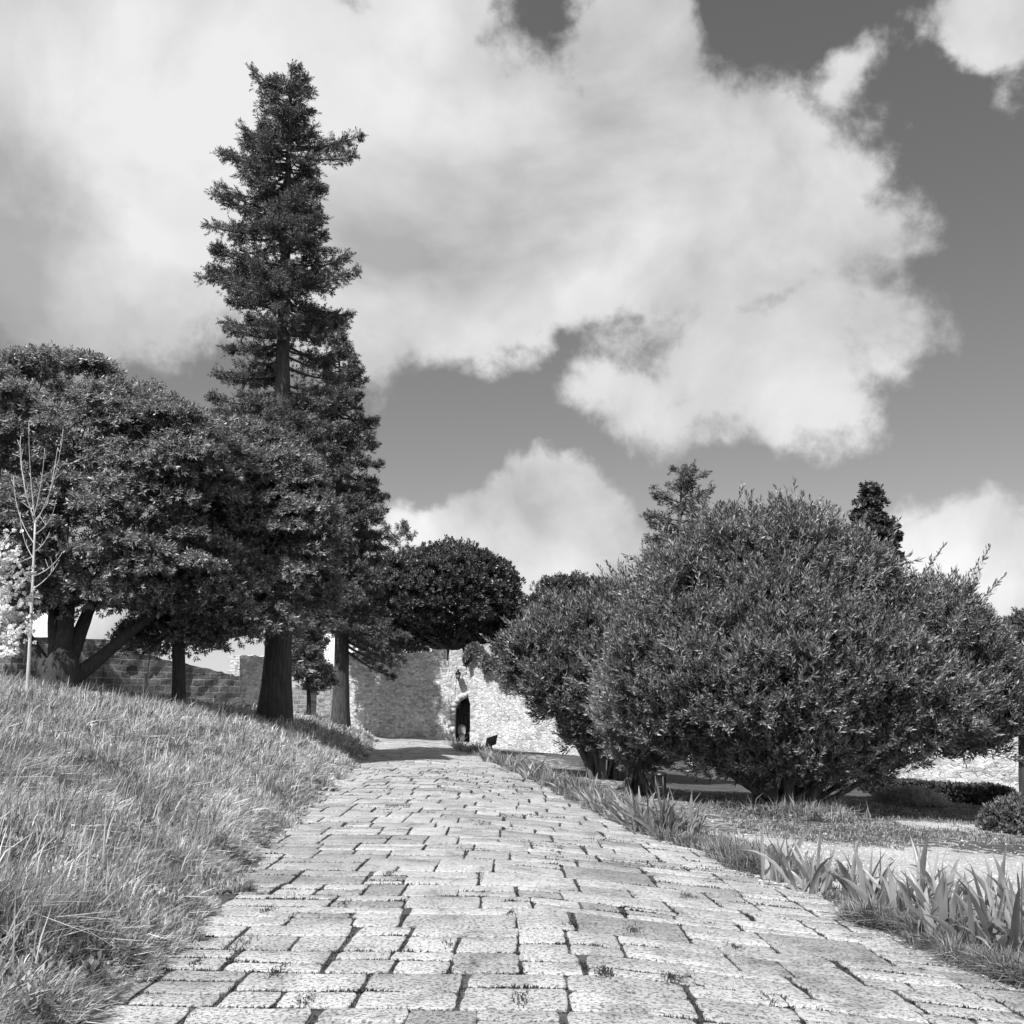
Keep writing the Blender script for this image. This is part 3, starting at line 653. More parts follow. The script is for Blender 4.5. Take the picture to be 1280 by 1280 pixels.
# fortress wall with battlements and arched door (face along Y = 50)
YW = 50.0
def zt_fort(s):
    px = 640 + (-8.45 + s) / YW * FPX * .985
    y = 815
    if px < 430: y = 815
    elif px < 543: y = 815.5
    elif px < 559: y = 812
    elif px < 563: y = 826
    elif px < 579: y = 812
    elif px < 585: y = 830
    elif px < 592: y = 813
    else: y = 805
    return at(600, y, YW)[2] + .05 * (vnoise(np.array(s * 4.0), np.array(.5), 2) - .5) * (3 if px < 590 else 2)
zt_fort.fine = True
fort_p0 = (-8.45, YW); doorX = at(588, 900, YW)[0]
fw, fang, fd = wall('fortress_wall', None, None, fort_p0, (at(618, 900, YW)[0], YW), -.6, zt_fort, 1.1, M_rubble, .05, .2, arch=(doorX + 8.45, .74, 2.22, float(zf(doorX, YW)) - .02), seed=4)
tag(fw, 'tall crenellated stone wall with the arched door at the end of the path', 'wall')
FL = float(zf(doorX, YW)) - .02
# arch reveal, voussoirs and door leaf are parts of the wall (local coordinates: x along, y in depth)
def part(mb, name, mat, par, smooth=False):
    o = mb.build(name, mat, None, smooth=smooth); o.parent = par; return o
sc = doorX + 8.45; hw = .74; ah = 2.22; spring = FL + ah - hw
an = np.linspace(0, math.pi, 19)
prof = np.array([[sc + hw, FL - .3]] + [[sc + hw * math.cos(a), spring + hw * math.sin(a)] for a in an] + [[sc - hw, FL - .3]])
mb = MB(); k = len(prof); V = np.r_[np.c_[prof[:, 0], np.full(k, -.02), prof[:, 1]], np.c_[prof[:, 0], np.full(k, 1.0), prof[:, 1]]]; a = np.arange(k - 1)
mb.add(V, np.stack([a, a + 1, a + 1 + k, a + k], -1)); part(mb, 'reveal', M_dress, fw)
mb = MB()
for i in range(11):
    a0 = math.pi * i / 11 + .012; a1 = math.pi * (i + 1) / 11 - .012; r1 = hw + .02; r2 = hw + .27 + .04 * (i % 2)
    pts = [(sc + r1 * math.cos(a0), spring + r1 * math.sin(a0)), (sc + r2 * math.cos(a0), spring + r2 * math.sin(a0)), (sc + r2 * math.cos(a1), spring + r2 * math.sin(a1)), (sc + r1 * math.cos(a1), spring + r1 * math.sin(a1))]
    V = [(x, yy, z) for yy in (-.05, .1) for x, z in pts]; mb.add(V, [(0, 1, 2, 3), (1, 0, 4, 5), (2, 1, 5, 6), (3, 2, 6, 7), (0, 3, 7, 4)])
for sd in (-1, 1):
    z = FL - .2; kk = 0
    while z < spring - .02:
        h = min(.34, spring - z); x0 = sc + sd * (hw + .02); x1 = sc + sd * (hw + .25 + .12 * (kk % 2)); mb.box(min(x0, x1), max(x0, x1), -.05, .1, z + .01, z + h - .01); z += h; kk += 1
part(mb, 'arch_surround', M_dress, fw)
mb = MB()
for i in range(8):
    x0 = sc - hw + i * hw / 4 + .01; x1 = sc - hw + (i + 1) * hw / 4 - .01; xm = max(abs(x0 - sc), abs(x1 - sc)); zt_ = spring + math.sqrt(max(hw ** 2 - min(xm, hw) ** 2, 0)) 
    mb.box(x0, x1, .78, .84, FL - .1, zt_ + .02)
for z in (.4, 1.4): mb.box(sc - hw + .02, sc + hw - .02, .75, .78, FL + z, FL + z + .12)
dl = part(mb, 'door_leaf', M_darkwood, fw)
# pale round-topped board standing in the doorway
bpos = np.array([doorX - .44, YW + .35, FL]); t = empty('notice_board', bpos); tag(t, 'grey round-topped board on a stand in the shadow of the arched door', 'sign')
mb = MB(); a_ = np.linspace(0, math.pi, 9); pr = np.array([(.19, .45)] + [(.19 * math.cos(x), .72 + .19 * math.sin(x)) for x in a_] + [(-.19, .45)])
k = len(pr); V = np.r_[np.c_[pr[:, 0], np.full(k, -.02), pr[:, 1]], np.c_[pr[:, 0], np.full(k, .02), pr[:, 1]]] + bpos; a = np.arange(k); b_ = (a + 1) % k
mb.add(V, [list(range(k))], np.stack([a, b_, b_ + k, a + k], -1)); mb.build('board', M_tile, t)
mb = MB(); mb.box(bpos[0] - .15, bpos[0] + .15, bpos[1] - .03, bpos[1] + .05, FL, FL + .44); mb.build('stand', M_tile, t)

# lantern on its bracket
lz = at(572.5, 848, YW - .28); t = empty('wall_lantern', lz); tag(t, 'black iron lantern on a bracket above the arched door', 'lantern')
mb = MB(); w0, w1 = .13, .20
def frust(mb, c, wa, wb, za, zb):
    V = [(c[0] + sx_ * w_, c[1] + sy_ * w_, c[2] + z_) for (w_, z_) in ((wa, za), (wb, zb)) for (sx_, sy_) in ((-1, -1), (1, -1), (1, 1), (-1, 1))]
    mb.add(V, [(0, 1, 5, 4), (1, 2, 6, 5), (2, 3, 7, 6), (3, 0, 4, 7), (4, 5, 6, 7), (3, 2, 1, 0)])
frust(mb, lz, .07, .12, 0, .24); mb.build('glass', M_glass, t)
mb = MB(); frust(mb, lz, .16, .05, .24, .35); frust(mb, lz, .05, .06, .35, .40); frust(mb, lz, .03, .01, .40, .46); mb.build('hood', M_iron, t)
mb = MB()
for sx_ in (-1, 1):
    for sy_ in (-1, 1): mb.tube([lz + [sx_ * .08, sy_ * .08, 0], lz + [sx_ * .125, sy_ * .125, .24]], [.011, .011], 5)
frust(mb, lz, .085, .085, -.03, 0.0); mb.build('frame', M_iron, t)
mb = MB(); mb.tube(bez(lz + [0, 0, -.02], lz + [0, .15, -.22], lz + [0, .30, -.06], 7), np.full(7, .014), 6); mb.build('bracket', M_iron, t)

# right-hand wall running towards the camera
c0 = np.array([doorX + .0, YW - 1.0]); c1 = np.array([16.5, 30.0])
def zt_right(s): return 3.5 - .05 * s + .10 * vnoise(np.array(s * 2.2), np.array(.3), 7) if s > .9 else 4.35
rw, rang, rd = wall('rubble_wall', 'long whitewashed rubble wall running right behind the shrubs', 'wall', c0, c1, -2.0, zt_right, .9, M_rubble, .06, .25, seed=8)
c2 = c1 + np.array([14, -3.0]); wall('rubble_wall', 'farther stretch of the bright rubble wall leaving the picture at the right edge', 'wall', c1 + [.02, .0], c2, -2.0, lambda s: 2.3 + .1 * vnoise(np.array(s * 2), np.array(.3), 9), .8, M_rubble, .06, .3, seed=9)
# plastered wall behind the two conifer trunks and the dark stone pier beside it
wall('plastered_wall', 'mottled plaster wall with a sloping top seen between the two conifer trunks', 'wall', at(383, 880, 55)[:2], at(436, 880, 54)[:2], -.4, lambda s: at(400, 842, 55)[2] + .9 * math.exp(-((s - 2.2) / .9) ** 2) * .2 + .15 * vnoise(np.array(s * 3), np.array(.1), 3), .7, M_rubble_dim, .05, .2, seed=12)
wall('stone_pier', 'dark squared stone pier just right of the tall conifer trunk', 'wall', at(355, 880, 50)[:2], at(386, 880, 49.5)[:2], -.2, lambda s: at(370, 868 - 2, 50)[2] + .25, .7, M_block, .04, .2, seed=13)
# block retaining wall on the left
A0 = at(128, 860, 33.0)[:2]; A1 = at(300, 880, 36.5)[:2]; LA = np.linalg.norm(A1 - A0); za = at(128, 808, 33)[2]; zb = at(300, 847, 36.5)[2]
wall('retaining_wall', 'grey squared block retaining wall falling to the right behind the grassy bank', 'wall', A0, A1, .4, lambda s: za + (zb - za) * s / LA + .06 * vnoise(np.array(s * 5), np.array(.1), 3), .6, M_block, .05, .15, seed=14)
B0 = at(-160, 860, 31.0)[:2]; zc = at(60, 797, 32)[2]
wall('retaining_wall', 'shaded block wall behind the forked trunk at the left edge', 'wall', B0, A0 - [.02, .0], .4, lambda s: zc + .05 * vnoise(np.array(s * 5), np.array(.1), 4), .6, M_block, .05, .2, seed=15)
D0 = at(297, 880, 38.0)[:2]; D1 = at(352, 880, 40.0)[:2]
wall('rubble_wall', 'short light rubble wall end just left of the tall conifer trunk', 'wall', D0, D1, .2, lambda s: at(320, 822, 39)[2] + .12 * vnoise(np.array(s * 4), np.array(.1), 4), .6, M_rubble, .05, .15, seed=16)
# stone edging and white marker at the foot of the bank
e0 = at(228, 882, 31.5); e1 = at(322, 893, 33.5); mb = MB(); dd = e1 - e0; L_ = np.linalg.norm(dd); kx = 0
while kx < 9:
    a = e0 + dd * (kx / 9); b = e0 + dd * ((kx + .94) / 9); up = np.array([0, 0, .10 + .02 * rng.random()]); bk = np.array([0, .25, 0])
    dn = np.array([0, 0, -1.0]); V = [a + dn, b + dn, b + up, a + up, a + bk + dn, b + bk + dn, b + bk + up, a + bk + up]; mb.add(V, [(0, 1, 2, 3), (3, 2, 6, 7), (1, 5, 6, 2), (4, 0, 3, 7)]); kx += 1
k_ = mb.build('stone_kerb', M_dress, loc=e0); tag(k_, 'low pale stone kerb along the foot of the block retaining wall', 'kerb')
wp = at(310.5, 893, 32.0); t = empty('marker_post', wp); tag(t, 'short white stone post standing in the grass left of the tall trunk', 'post')
mb = MB(); frust(mb, wp, .095, .085, -.5, .28); mb.build('shaft', M_pale, t); mb = MB(); frust(mb, wp, .11, .10, .28, .33); mb.build('cap', M_pale, t)

# buildings glimpsed under the left trees and between the trunks
def house(label, pxl, pxr, ytop, Y, depth, mat, zroof=1.2, windows=()):
    a = at(pxl, ytop, Y); b = at(pxr, ytop, Y); zb_ = -.5; o = np.array([(a[0] + b[0]) / 2, Y, 0.0]); t = empty('plastered_house', o); tag(t, label, 'house')
    mb = MB(); mb.box(a[0], b[0], Y, Y + depth, zb_, a[2]); mb.build('walls', mat, t)
    mb = MB(); mb.box(a[0] - .15, b[0] + .15, Y - .15, Y + depth + .15, a[2], a[2] + .16); mb.build('cornice', M_dress, t)
    mb = MB(); mid = Y + depth / 2; V = [(a[0] - .3, Y - .3, a[2] + .16), (b[0] + .3, Y - .3, a[2] + .16), (b[0] + .3, Y + depth + .3, a[2] + .16), (a[0] - .3, Y + depth + .3, a[2] + .16), (a[0] - .3, mid, a[2] + .16 + zroof), (b[0] + .3, mid, a[2] + .16 + zroof)]
    mb.add(V, [(0, 1, 5, 4), (2, 3, 4, 5)], [(1, 2, 5), (3, 0, 4)]); mb.build('roof', M_tile, t)
    for (wx, wy, ww, wh) in windows:
        c = at(wx, wy, Y); mb = MB(); mb.box(c[0] - ww / 2, c[0] + ww / 2, Y - .04, Y + .02, c[2] - wh / 2, c[2] + wh / 2); w_ = mb.build('window', M_glass, t)
        mb = MB()
        for s_ in (-1, 1): mb.box(c[0] + s_ * ww / 2 - .05, c[0] + s_ * ww / 2 + .05, Y - .08, Y - .041, c[2] - wh / 2, c[2] + wh / 2)
        mb.box(c[0] - ww / 2, c[0] + ww / 2, Y - .10, Y - .081, c[2] - .03, c[2] + .03); f_ = mb.build('frame', M_white, t)
        # frame belongs to its window
        f_.parent = w_; f_.location = (0, 0, 0); w_m = w_; w_m
    return t
house('white plastered house half hidden behind the forked trunk on the left', -60, 134, 725, 44.0, 7, M_white, 1.4, [(20, 745, 1.0, 1.2), (120, 742, .9, 1.2)])
house('small pale house corner showing between the two conifer trunks above the plaster wall', 404, 470, 786, 66.0, 5, M_white, .8, [(452, 797, .8, .9)])

n = 26000; pr_ = np.random.default_rng(6); Yv = (6.5 ** -.5 + (30 ** -.5 - 6.5 ** -.5) * pr_.random(n)) ** -2; X = XR(Yv) - .1 + pr_.random(n) * (3 + .45 * Yv); k = gravel(X, Yv) > pr_.random(n) * .8 + .12; X = X[k]; Yv = Yv[k]; n = len(X)
sz = pr_.uniform(.006, .02, n) * (1 + (pr_.random(n) > .97) * 1.5); O = np.array([(1, 0, 0), (0, 1, 0), (-1, 0, 0), (0, -1, 0), (0, 0, .6)]); rot = pr_.uniform(0, 6.28, n)
V = O[None] * sz[:, None, None] * pr_.uniform(.6, 1.3, (n, 5, 1)); V = np.stack([V[..., 0] * np.cos(rot)[:, None] - V[..., 1] * np.sin(rot)[:, None], V[..., 0] * np.sin(rot)[:, None] + V[..., 1] * np.cos(rot)[:, None], V[..., 2]], -1)
V = V + np.stack([X, Yv, zf(X, Yv) + .001], -1)[:, None]; i = np.arange(n)[:, None] * 5
g = fast_mesh('gravel_stones', V.reshape(-1, 3), [np.concatenate([i + [0, 1, 4], i + [1, 2, 4], i + [2, 3, 4], i + [3, 0, 4]])], leafmat('loose_stone', .25, .65, .9, 0, .2)); tag(g, 'loose stones on the pale gravel strip right of the path', 'gravel', kind='stuff')

# ---------------------------------------------------------------- signs on the right verge
def tilt_sign():
    p = gp(614, 941); t = empty('plant_label_sign', p); tag(t, 'dark tilted information panel on a short post among the irises near the door', 'sign')
    mb = MB(); mb.tube([p - [0, 0, .1], p + [0, 0, .34]], [.03, .03], 8); mb.build('post', M_iron, t)
    c = p + np.array([0, 0, .42]); ux = np.array([.20, -.22, 0.07]); vx = np.array([0.03, .10, .17]); nn = nrm(np.cross(ux, vx)) * .015
    V = [c + sx_ * ux + sy_ * vx + k_ * nn for k_ in (-1, 1) for (sx_, sy_) in ((-1, -1), (1, -1), (1, 1), (-1, 1))]; mb = MB()
    mb.add(V, [(3, 2, 1, 0), (4, 5, 6, 7), (0, 1, 5, 4), (1, 2, 6, 5), (2, 3, 7, 6), (3, 0, 4, 7)]); mb.build('panel', M_darkwood, t)
tilt_sign()
def low_lamp():
    p = gp(827, 1034); t = empty('garden_lamp', p); tag(t, 'small black pierced garden lamp on a stake standing in the large iris clump', 'lamp')
    H = .80; mb = MB(); mb.tube([p - [0, 0, .1], p + [0, 0, H - .3]], [.02, .02], 8); mb.build('stake', M_iron, t)
    mb = MB(); zz = [H - .30, H - .27, H - .03, H]; 
    for k in range(4):
        a = k * math.pi / 2 + .4
        for z in (H - .28, H - .15, H - .02): mb.tube([p + [.085 * math.cos(a), .085 * math.sin(a), z], p + [.085 * math.cos(a + math.pi / 2), .085 * math.sin(a + math.pi / 2), z]], [.020, .020], 5)
        mb.tube([p + [.085 * math.cos(a), .085 * math.sin(a), H - .30], p + [.085 * math.cos(a), .085 * math.sin(a), H]], [.022, .022], 5)
    mb.build('cage', M_iron, t)
    mb = MB(); mb.tube([p + [0, 0, H], p + [0, 0, H + .03], p + [0, 0, H + .05]], [.11, .10, .02], 10); mb.build('cap', M_iron, t)
low_lamp()

# ---------------------------------------------------------------- irises
def iris(p, n, H, seed, lean=(0, 0), wk=1.0):
    r = np.random.default_rng(seed); V = []; Q = []; T = []; k = 0; base = np.array(p)
    for i in range(n):
        c = base + np.array([np.clip(r.normal(), -1.6, 1.6) * .11, np.clip(r.normal(), -1.6, 1.6) * .09, -.03]); a = r.uniform(0, 2 * math.pi); tilt = abs(r.normal(.34, .30)); L = H * r.uniform(.5, 1.15); w = r.uniform(.012, .026) * wk
        d = np.array([math.cos(a) * math.sin(tilt) + lean[0], math.sin(a) * math.sin(tilt) + lean[1], math.cos(tilt)]); d /= np.linalg.norm(d)
        bend = r.uniform(.05, .38) * (2.0 if r.random() < .2 else .8); g = np.array([d[0], d[1], 0]); g = g / max(np.linalg.norm(g), .01)
        side = np.cross(d, nrm(r.normal(size=3))); side /= np.linalg.norm(side); m = 7; t = np.linspace(0, 1, m)
        P = c + d * L * t[:, None] + (g * .6 - np.array([0, 0, .75])) * (bend * L * t ** 3)[:, None]
        ww = w * np.array([.75, 1, 1.08, 1.02, .85, .5, .03]); nrml = np.cross(side, d)
        A = P - side * ww[:, None]; B = P + side * ww[:, None]; Cc = P + nrml * (ww * .35)[:, None]
        V.append(np.stack([A, Cc, B], 1).reshape(-1, 3)); i_ = np.arange(m - 1) * 3 + k
        Q.append(np.stack([i_, i_ + 1, i_ + 4, i_ + 3], -1)); Q.append(np.stack([i_ + 1, i_ + 2, i_ + 5, i_ + 4], -1)); k += 3 * m
    return np.concatenate(V), np.concatenate(Q)
near = [((972, 1102), 17, .62, 'iris clump with dark drooping tips nearest the lawn end of the foreground verge'), ((1018, 1116), 18, .60, 'second iris clump of the foreground verge, upright pale blades'),
        ((1085, 1136), 24, .55, 'third iris clump of the foreground verge, spreading narrow blades'), ((1132, 1152), 18, .52, 'fourth iris clump of the foreground verge, just left of the large sprawling one'),
        ((1185, 1182), 28, .64, 'large sprawling iris clump with broad tilted blades in the foreground verge'), ((1235, 1200), 24, .64, 'iris clump of tall blades close to the right edge of the picture'),
        ((1292, 1205), 24, .62, 'iris clump cut by the right edge of the picture'), ((1165, 1130), 16, .60, 'tall pale iris clump standing behind the sprawling one'), ((1255, 1150), 18, .62, 'iris clump at the back of the verge near the right edge')]
for i, (pp, n, H, lab) in enumerate(near):
    p = gp(*pp); V, Q = iris(p, int(n * 1.35), H * 1.22, 50 + i, wk=1.3); o = fast_mesh('iris_clump', V, [Q], M_iris, loc=p); tag(o, lab, 'plant', 'irises along the right verge')
for i, (pp, n, H, lab) in enumerate([((800, 1040), 26, .56, 'left half of the big iris fan beside the garden lamp'), ((832, 1044), 34, .62, 'large fan-shaped iris clump around the garden lamp'), ((858, 1046), 22, .50, 'right half of the big iris fan, blades leaning towards the gravel')]):
    p = gp(*pp); V, Q = iris(p, int(n * 1.9), H * 1.3, 80 + i, lean=(.25 * (i - 1), 0)); o = fast_mesh('iris_clump', V, [Q], M_iris, loc=p); tag(o, lab, 'plant', 'irises along the right verge')
ws = np.linspace(0, 1, 34)
for i, w in enumerate(ws):
    px = np.interp(w, [0, .3, .6, 1], [783, 722, 660, 572]); py = np.interp(w, [0, .3, .6, 1], [1028, 996, 967, 934]); p = gp(px + rng.normal() * 5, py + rng.normal() * 2)
    V, Q = iris(p, 26, .52 + .08 * rng.random(), 120 + i, lean=(-.12, 0)); o = fast_mesh('iris_clump', V, [Q], M_iris, loc=p)
    nth = ['first','second','third','fourth','fifth','sixth','seventh','eighth','ninth','tenth','eleventh','twelfth','thirteenth','fourteenth','fifteenth','sixteenth','seventeenth']
    tag(o, (nth[i] + ' small iris clump counted from the garden lamp along the path edge') if i < 17 else (nth[33 - i] + ' small iris clump counted from the arched door along the path edge'), 'plant', 'iris row edging the path')

# ---------------------------------------------------------------- grass (stuff)
def blades(X, Y, H, W, lean, r, curl=.4, Z=None, wind=(.12, 0)):
    n = len(X); Z = zf(X, Y) if Z is None else Z; a = r.uniform(0, 2 * math.pi, n); ti = np.abs(r.normal(0, lean, n))
    D = np.stack([np.cos(a) * np.sin(ti) + wind[0], np.sin(a) * np.sin(ti) + wind[1], np.cos(ti)], -1) if np.isscalar(wind[0]) else nrm(np.stack([np.cos(a) * np.sin(ti) + wind[0], np.sin(a) * np.sin(ti) + wind[1], np.cos(ti)], -1))
    D = nrm(D); b = r.uniform(0, 2 * math.pi, n); S = np.stack([np.cos(b), np.sin(b), np.zeros(n)], -1); S = nrm(S - D * (S * D).sum(1, keepdims=True))
    P0 = np.stack([X, Y, Z - .01], -1); out = D * [1, 1, 0]; cu = r.uniform(0, curl, n)[:, None] * H[:, None]
    P1 = P0 + D * H[:, None] * .55; P2 = P0 + D * H[:, None] + out * cu * 1.2 - np.array([0, 0, 1]) * cu * .5; W = W[:, None]
    V = np.stack([P0 - S * W * .5, P0 + S * W * .5, P1 - S * W * .45, P1 + S * W * .45, P2], 1).reshape(-1, 3)
    i = np.arange(n) * 5; return V, np.stack([i, i + 1, i + 3, i + 2], -1), np.stack([i + 2, i + 3, i + 4], -1)
def put_blades(name, parts, mat):
    V = []; Q = []; T = []; k = 0
    for (v, q_, t_) in parts: V.append(v); Q.append(q_ + k); T.append(t_ + k); k += len(v)
    o = fast_mesh(name, np.concatenate(V), [np.concatenate(Q), np.concatenate(T)], mat); tag(o, kind='stuff'); return o
r = np.random.default_rng(5); parts = []
def meadow(n, y0, y1, hs, ws_):
    Yv = (y0 ** -.5 + (y1 ** -.5 - y0 ** -.5) * r.random(n)) ** -2          # density falls with distance
    xe = XL(Yv); dist = r.random(n) ** 1.25 * (np.clip(.62 * Yv + 1.5, 0, 22) + xe)
    dist = np.maximum(dist, 0); edge = .26 * (vnoise(Yv * 1.7, Yv * 0, 4) - .5) + .26 * (vnoise(Yv * 6, Yv * 0, 6) - .5)
    X = xe - dist + edge + .05
    c = vnoise(X * 1.4, Yv * 1.4, 11) * .6 + vnoise(X * 4, Yv * 4, 12) * .4
    H = hs * (.25 + 1.3 * c ** 1.4) * np.clip(.35 + dist * 1.3, .35, 1) * r.uniform(.6, 1.25, n)
    W = ws_ * (1 + .06 * Yv) * r.uniform(.7, 1.4, n)
    w = (.10 + .14 * np.exp(-dist * 1.6) + .6 * (vnoise(X * 2.2, Yv * 2.2, 21) - .5), .7 * (vnoise(X * 2.2, Yv * 2.2, 22) - .5))
    return blades(X, Yv, H, W, .46, r, .8, wind=w)
parts.append(meadow(150000, 2.6, 12, .44, .0056)); parts.append(meadow(150000, 8, 34, .34, .0075)); parts.append(meadow(26000, 30, 48, .32, .010))
# seeding taller stalks
n = 5000; Yv = (2.8 ** -.5 + (26 ** -.5 - 2.8 ** -.5) * r.random(n)) ** -2; d_ = .3 + r.random(n) * (.6 * Yv); X = XL(Yv) - d_
parts.append(blades(X, Yv, r.uniform(.40, .62, n), .006 * (1 + .08 * Yv), .22, r, .5))
g = put_blades('meadow_grass', parts, M_grass); tag(g, 'long unmown meadow grass covering the bank left of the path', 'grass')
# low broad-leaved herbs in the meadow
def rosettes(X, Y, s, mat, name, label, nleaf=9, tilt=.6, h=0.0, cat='weeds'):
    P = np.stack([X, Y, zf(X, Y) + h], -1); A = nrm(np.stack([r.normal(0, .2, len(X)), r.normal(0, .2, len(X)), np.ones(len(X))], -1))
    V, q_ = leaf_fan(P, A, nleaf, s * .5, s, s * .35, tilt + .5, 0.0, r=r); o = fast_mesh(name, V, [q_], mat); tag(o, label, cat, kind='stuff'); return o
n = 5200; Yv = (2.8 ** -.5 + (20 ** -.5 - 2.8 ** -.5) * r.random(n)) ** -2; X = XL(Yv) - r.random(n) ** .8 * (.6 * Yv); k = vnoise(X * .8, Yv * .8, 44) > .5
rosettes(X[k], Yv[k], .07, M_verge, 'meadow_herbs', 'broad-leaved herbs growing low among the meadow grass', 10, .5, .12)
n = 900; Yv = (3.2 ** -.5 + (18 ** -.5 - 3.2 ** -.5) * r.random(n)) ** -2; X = XL(Yv) - .4 - r.random(n) * (.55 * Yv); k = vnoise(X * .9, Yv * .9, 41) > .5
rosettes(X[k], Yv[k], .022, M_blossom, 'meadow_flowers', 'tiny white flowers scattered through the meadow grass', 7, .9, .30, 'flowers')
# right verge: foreground tuft strip, row strip and thin lawn
parts = []
def verge(n, f0, f1, hs, ws_, spread_, y0, y1, offc, lean=.5):
    Yv = (y0 ** -.5 + (y1 ** -.5 - y0 ** -.5) * r.random(n)) ** -2; X = XR(Yv) + offc + r.normal(0, spread_, n)
    X = np.maximum(X, XR(Yv) + .10 + .30 * (vnoise(Yv * 5, Yv * 0, 8) - .5) + .2 * (vnoise(Yv * 1.6, Yv * 0, 18) - .5) + .12 * r.random(n)); H = hs * r.uniform(.4, 1.2, n) * (.5 + vnoise(X * 3, Yv * 3, 13)); return blades(X, Yv, H, ws_ * (1 + .06 * Yv) * r.uniform(.7, 1.3, n), lean, r, .9, wind=(-.1, -.05))
parts.append(verge(46000, 0, 0, .24, .0052, .36, 4.2, 9.3, .36, .75)); parts.append(verge(30000, 0, 0, .20, .006, .40, 11.6, 44, .45)); 
n = 60000; Yv = (9.5 ** -.5 + (44 ** -.5 - 13 ** -.5) * r.random(n)) ** -2; X = XR(Yv) + .35 + r.random(n) ** 1.1 * (6 + .35 * Yv)
k = (vnoise(X * .7, Yv * .5, 15) + .3 * vnoise(X * 3, Yv * 3, 16) - gravel(X, Yv) * 1.0 > .30); X = X[k]; Yv = Yv[k]
parts.append(blades(X, Yv, 0.09 * r.uniform(.3, 1.3, len(X)), .009 * (1 + .04 * Yv), .7, r, .6))
g = put_blades('verge_grass', parts, M_verge); tag(g, 'short grass along the right verge and over the lawn beneath the shrubs', 'grass')
# weeds in the slab joints
parts = []; jx = np.array([j_[0] for j_ in joints]); jy = np.array([j_[1] for j_ in joints]); jd = np.array([j_[2] for j_ in joints])
sel = (jy < 26); jx, jy, jd = jx[sel], jy[sel], jd[sel]; rr_ = r.random(len(jx)); xcj = (XL(jy) + XR(jy)) / 2
for x, y_, d_, q_, xc_ in zip(jx, jy, jd, rr_, xcj):
    if q_ < .72:
        m = int(70 + 190 * max(0, q_ - .42) ** 1.2 * 3); t_ = r.random(m) * d_ * (.4 + .6 * r.random()); yy = y_ + t_ - .05 * (x - xc_) - .035 * max(x - xc_, 0) ** 1.5
        X = x + r.normal(0, .012, m); parts.append(blades(X, yy, np.full(m, .024 + .045 * max(0, q_ - .45)) * r.uniform(.5, 1.4, m), np.full(m, .006), .7, r, .8, Z=zf(X, yy) - .006))
    else:
        m = 26; X = x + r.random(m) * .55; yy = y_ - .05 * (X - xc_) - .035 * np.maximum(X - xc_, 0) ** 1.5 + r.normal(0, .006, m)
        parts.append(blades(X, yy, np.full(m, .016) * r.uniform(.5, 1.4, m), np.full(m, .005), .9, r, .8, Z=zf(X, yy) - .012))
for (xa, xb, y0m, xcm, dm) in moss:
    if y0m > 26: continue
    m = int((330 if y0m < 9 else 190 if y0m < 14 else 100) * (xb - xa)); X = r.uniform(xa, xb, m); yy = rowy(X, y0m, xcm) + r.normal(0, .006, m)
    de = vnoise(X * 2.3, yy * 2.3, 61) * .6 + vnoise(X * 7, yy * 7, 62) * .4; k_ = de > .22; X = X[k_]; yy = yy[k_]
    hh = (.011 + .032 * np.maximum(de[k_] - .35, 0) ** 1.2 * 1.6) * (1 + .03 * y0m)
    parts.append(blades(X, yy, hh * r.uniform(.6, 1.3, len(X)), np.full(len(X), .008 * (1 + .05 * y0m)), .7, r, .8, Z=zf(X, yy) - .009))
    m = int(m * .25 / max(xb - xa, .3) * dm * 1.5); yy = y0m + r.random(m) * dm; X = xa + r.normal(0, .007, m); k_ = vnoise(X * 3, yy * 3, 63) > .4; X = X[k_]; yy = rowy(X, yy[k_], xcm)
    parts.append(blades(X, yy, r.uniform(.008, .022, len(X)) * (1 + .03 * y0m), np.full(len(X), .008 * (1 + .05 * y0m)), .7, r, .8, Z=zf(X, yy) - .009))
for (cx, cy, m, sp_) in [(840, 1225, 260, .05), (756, 1217, 240, .05), (790, 1163, 240, .06), (712, 1155, 200, .05), (640, 1142, 120, .06), (485, 1093, 160, .05), (345, 1215, 200, .06), (650, 1250, 200, .05), (335, 1138, 140, .05), (245, 1205, 160, .05), (560, 1180, 60, .05), (490, 1008, 200, .12), (430, 1130, 160, .05), (920, 1185, 140, .05), (600, 1030, 120, .07), (700, 1060, 120, .06), (380, 1250, 220, .06), (960, 1250, 160, .05), (300, 1180, 200, .09), (860, 1120, 120, .06)]:
    p = gp(cx, cy); X = p[0] + r.normal(0, sp_ * .5, m); yy = p[1] + r.normal(0, sp_ * 1.4, m); parts.append(blades(X, yy, r.uniform(.02, .06, m), np.full(m, .007), .9, r, .8, Z=zf(X, yy) - .01))
g = put_blades('joint_weeds', parts, M_weed); tag(g, 'tiny weeds and moss growing in the joints between the paving slabs', 'weeds')

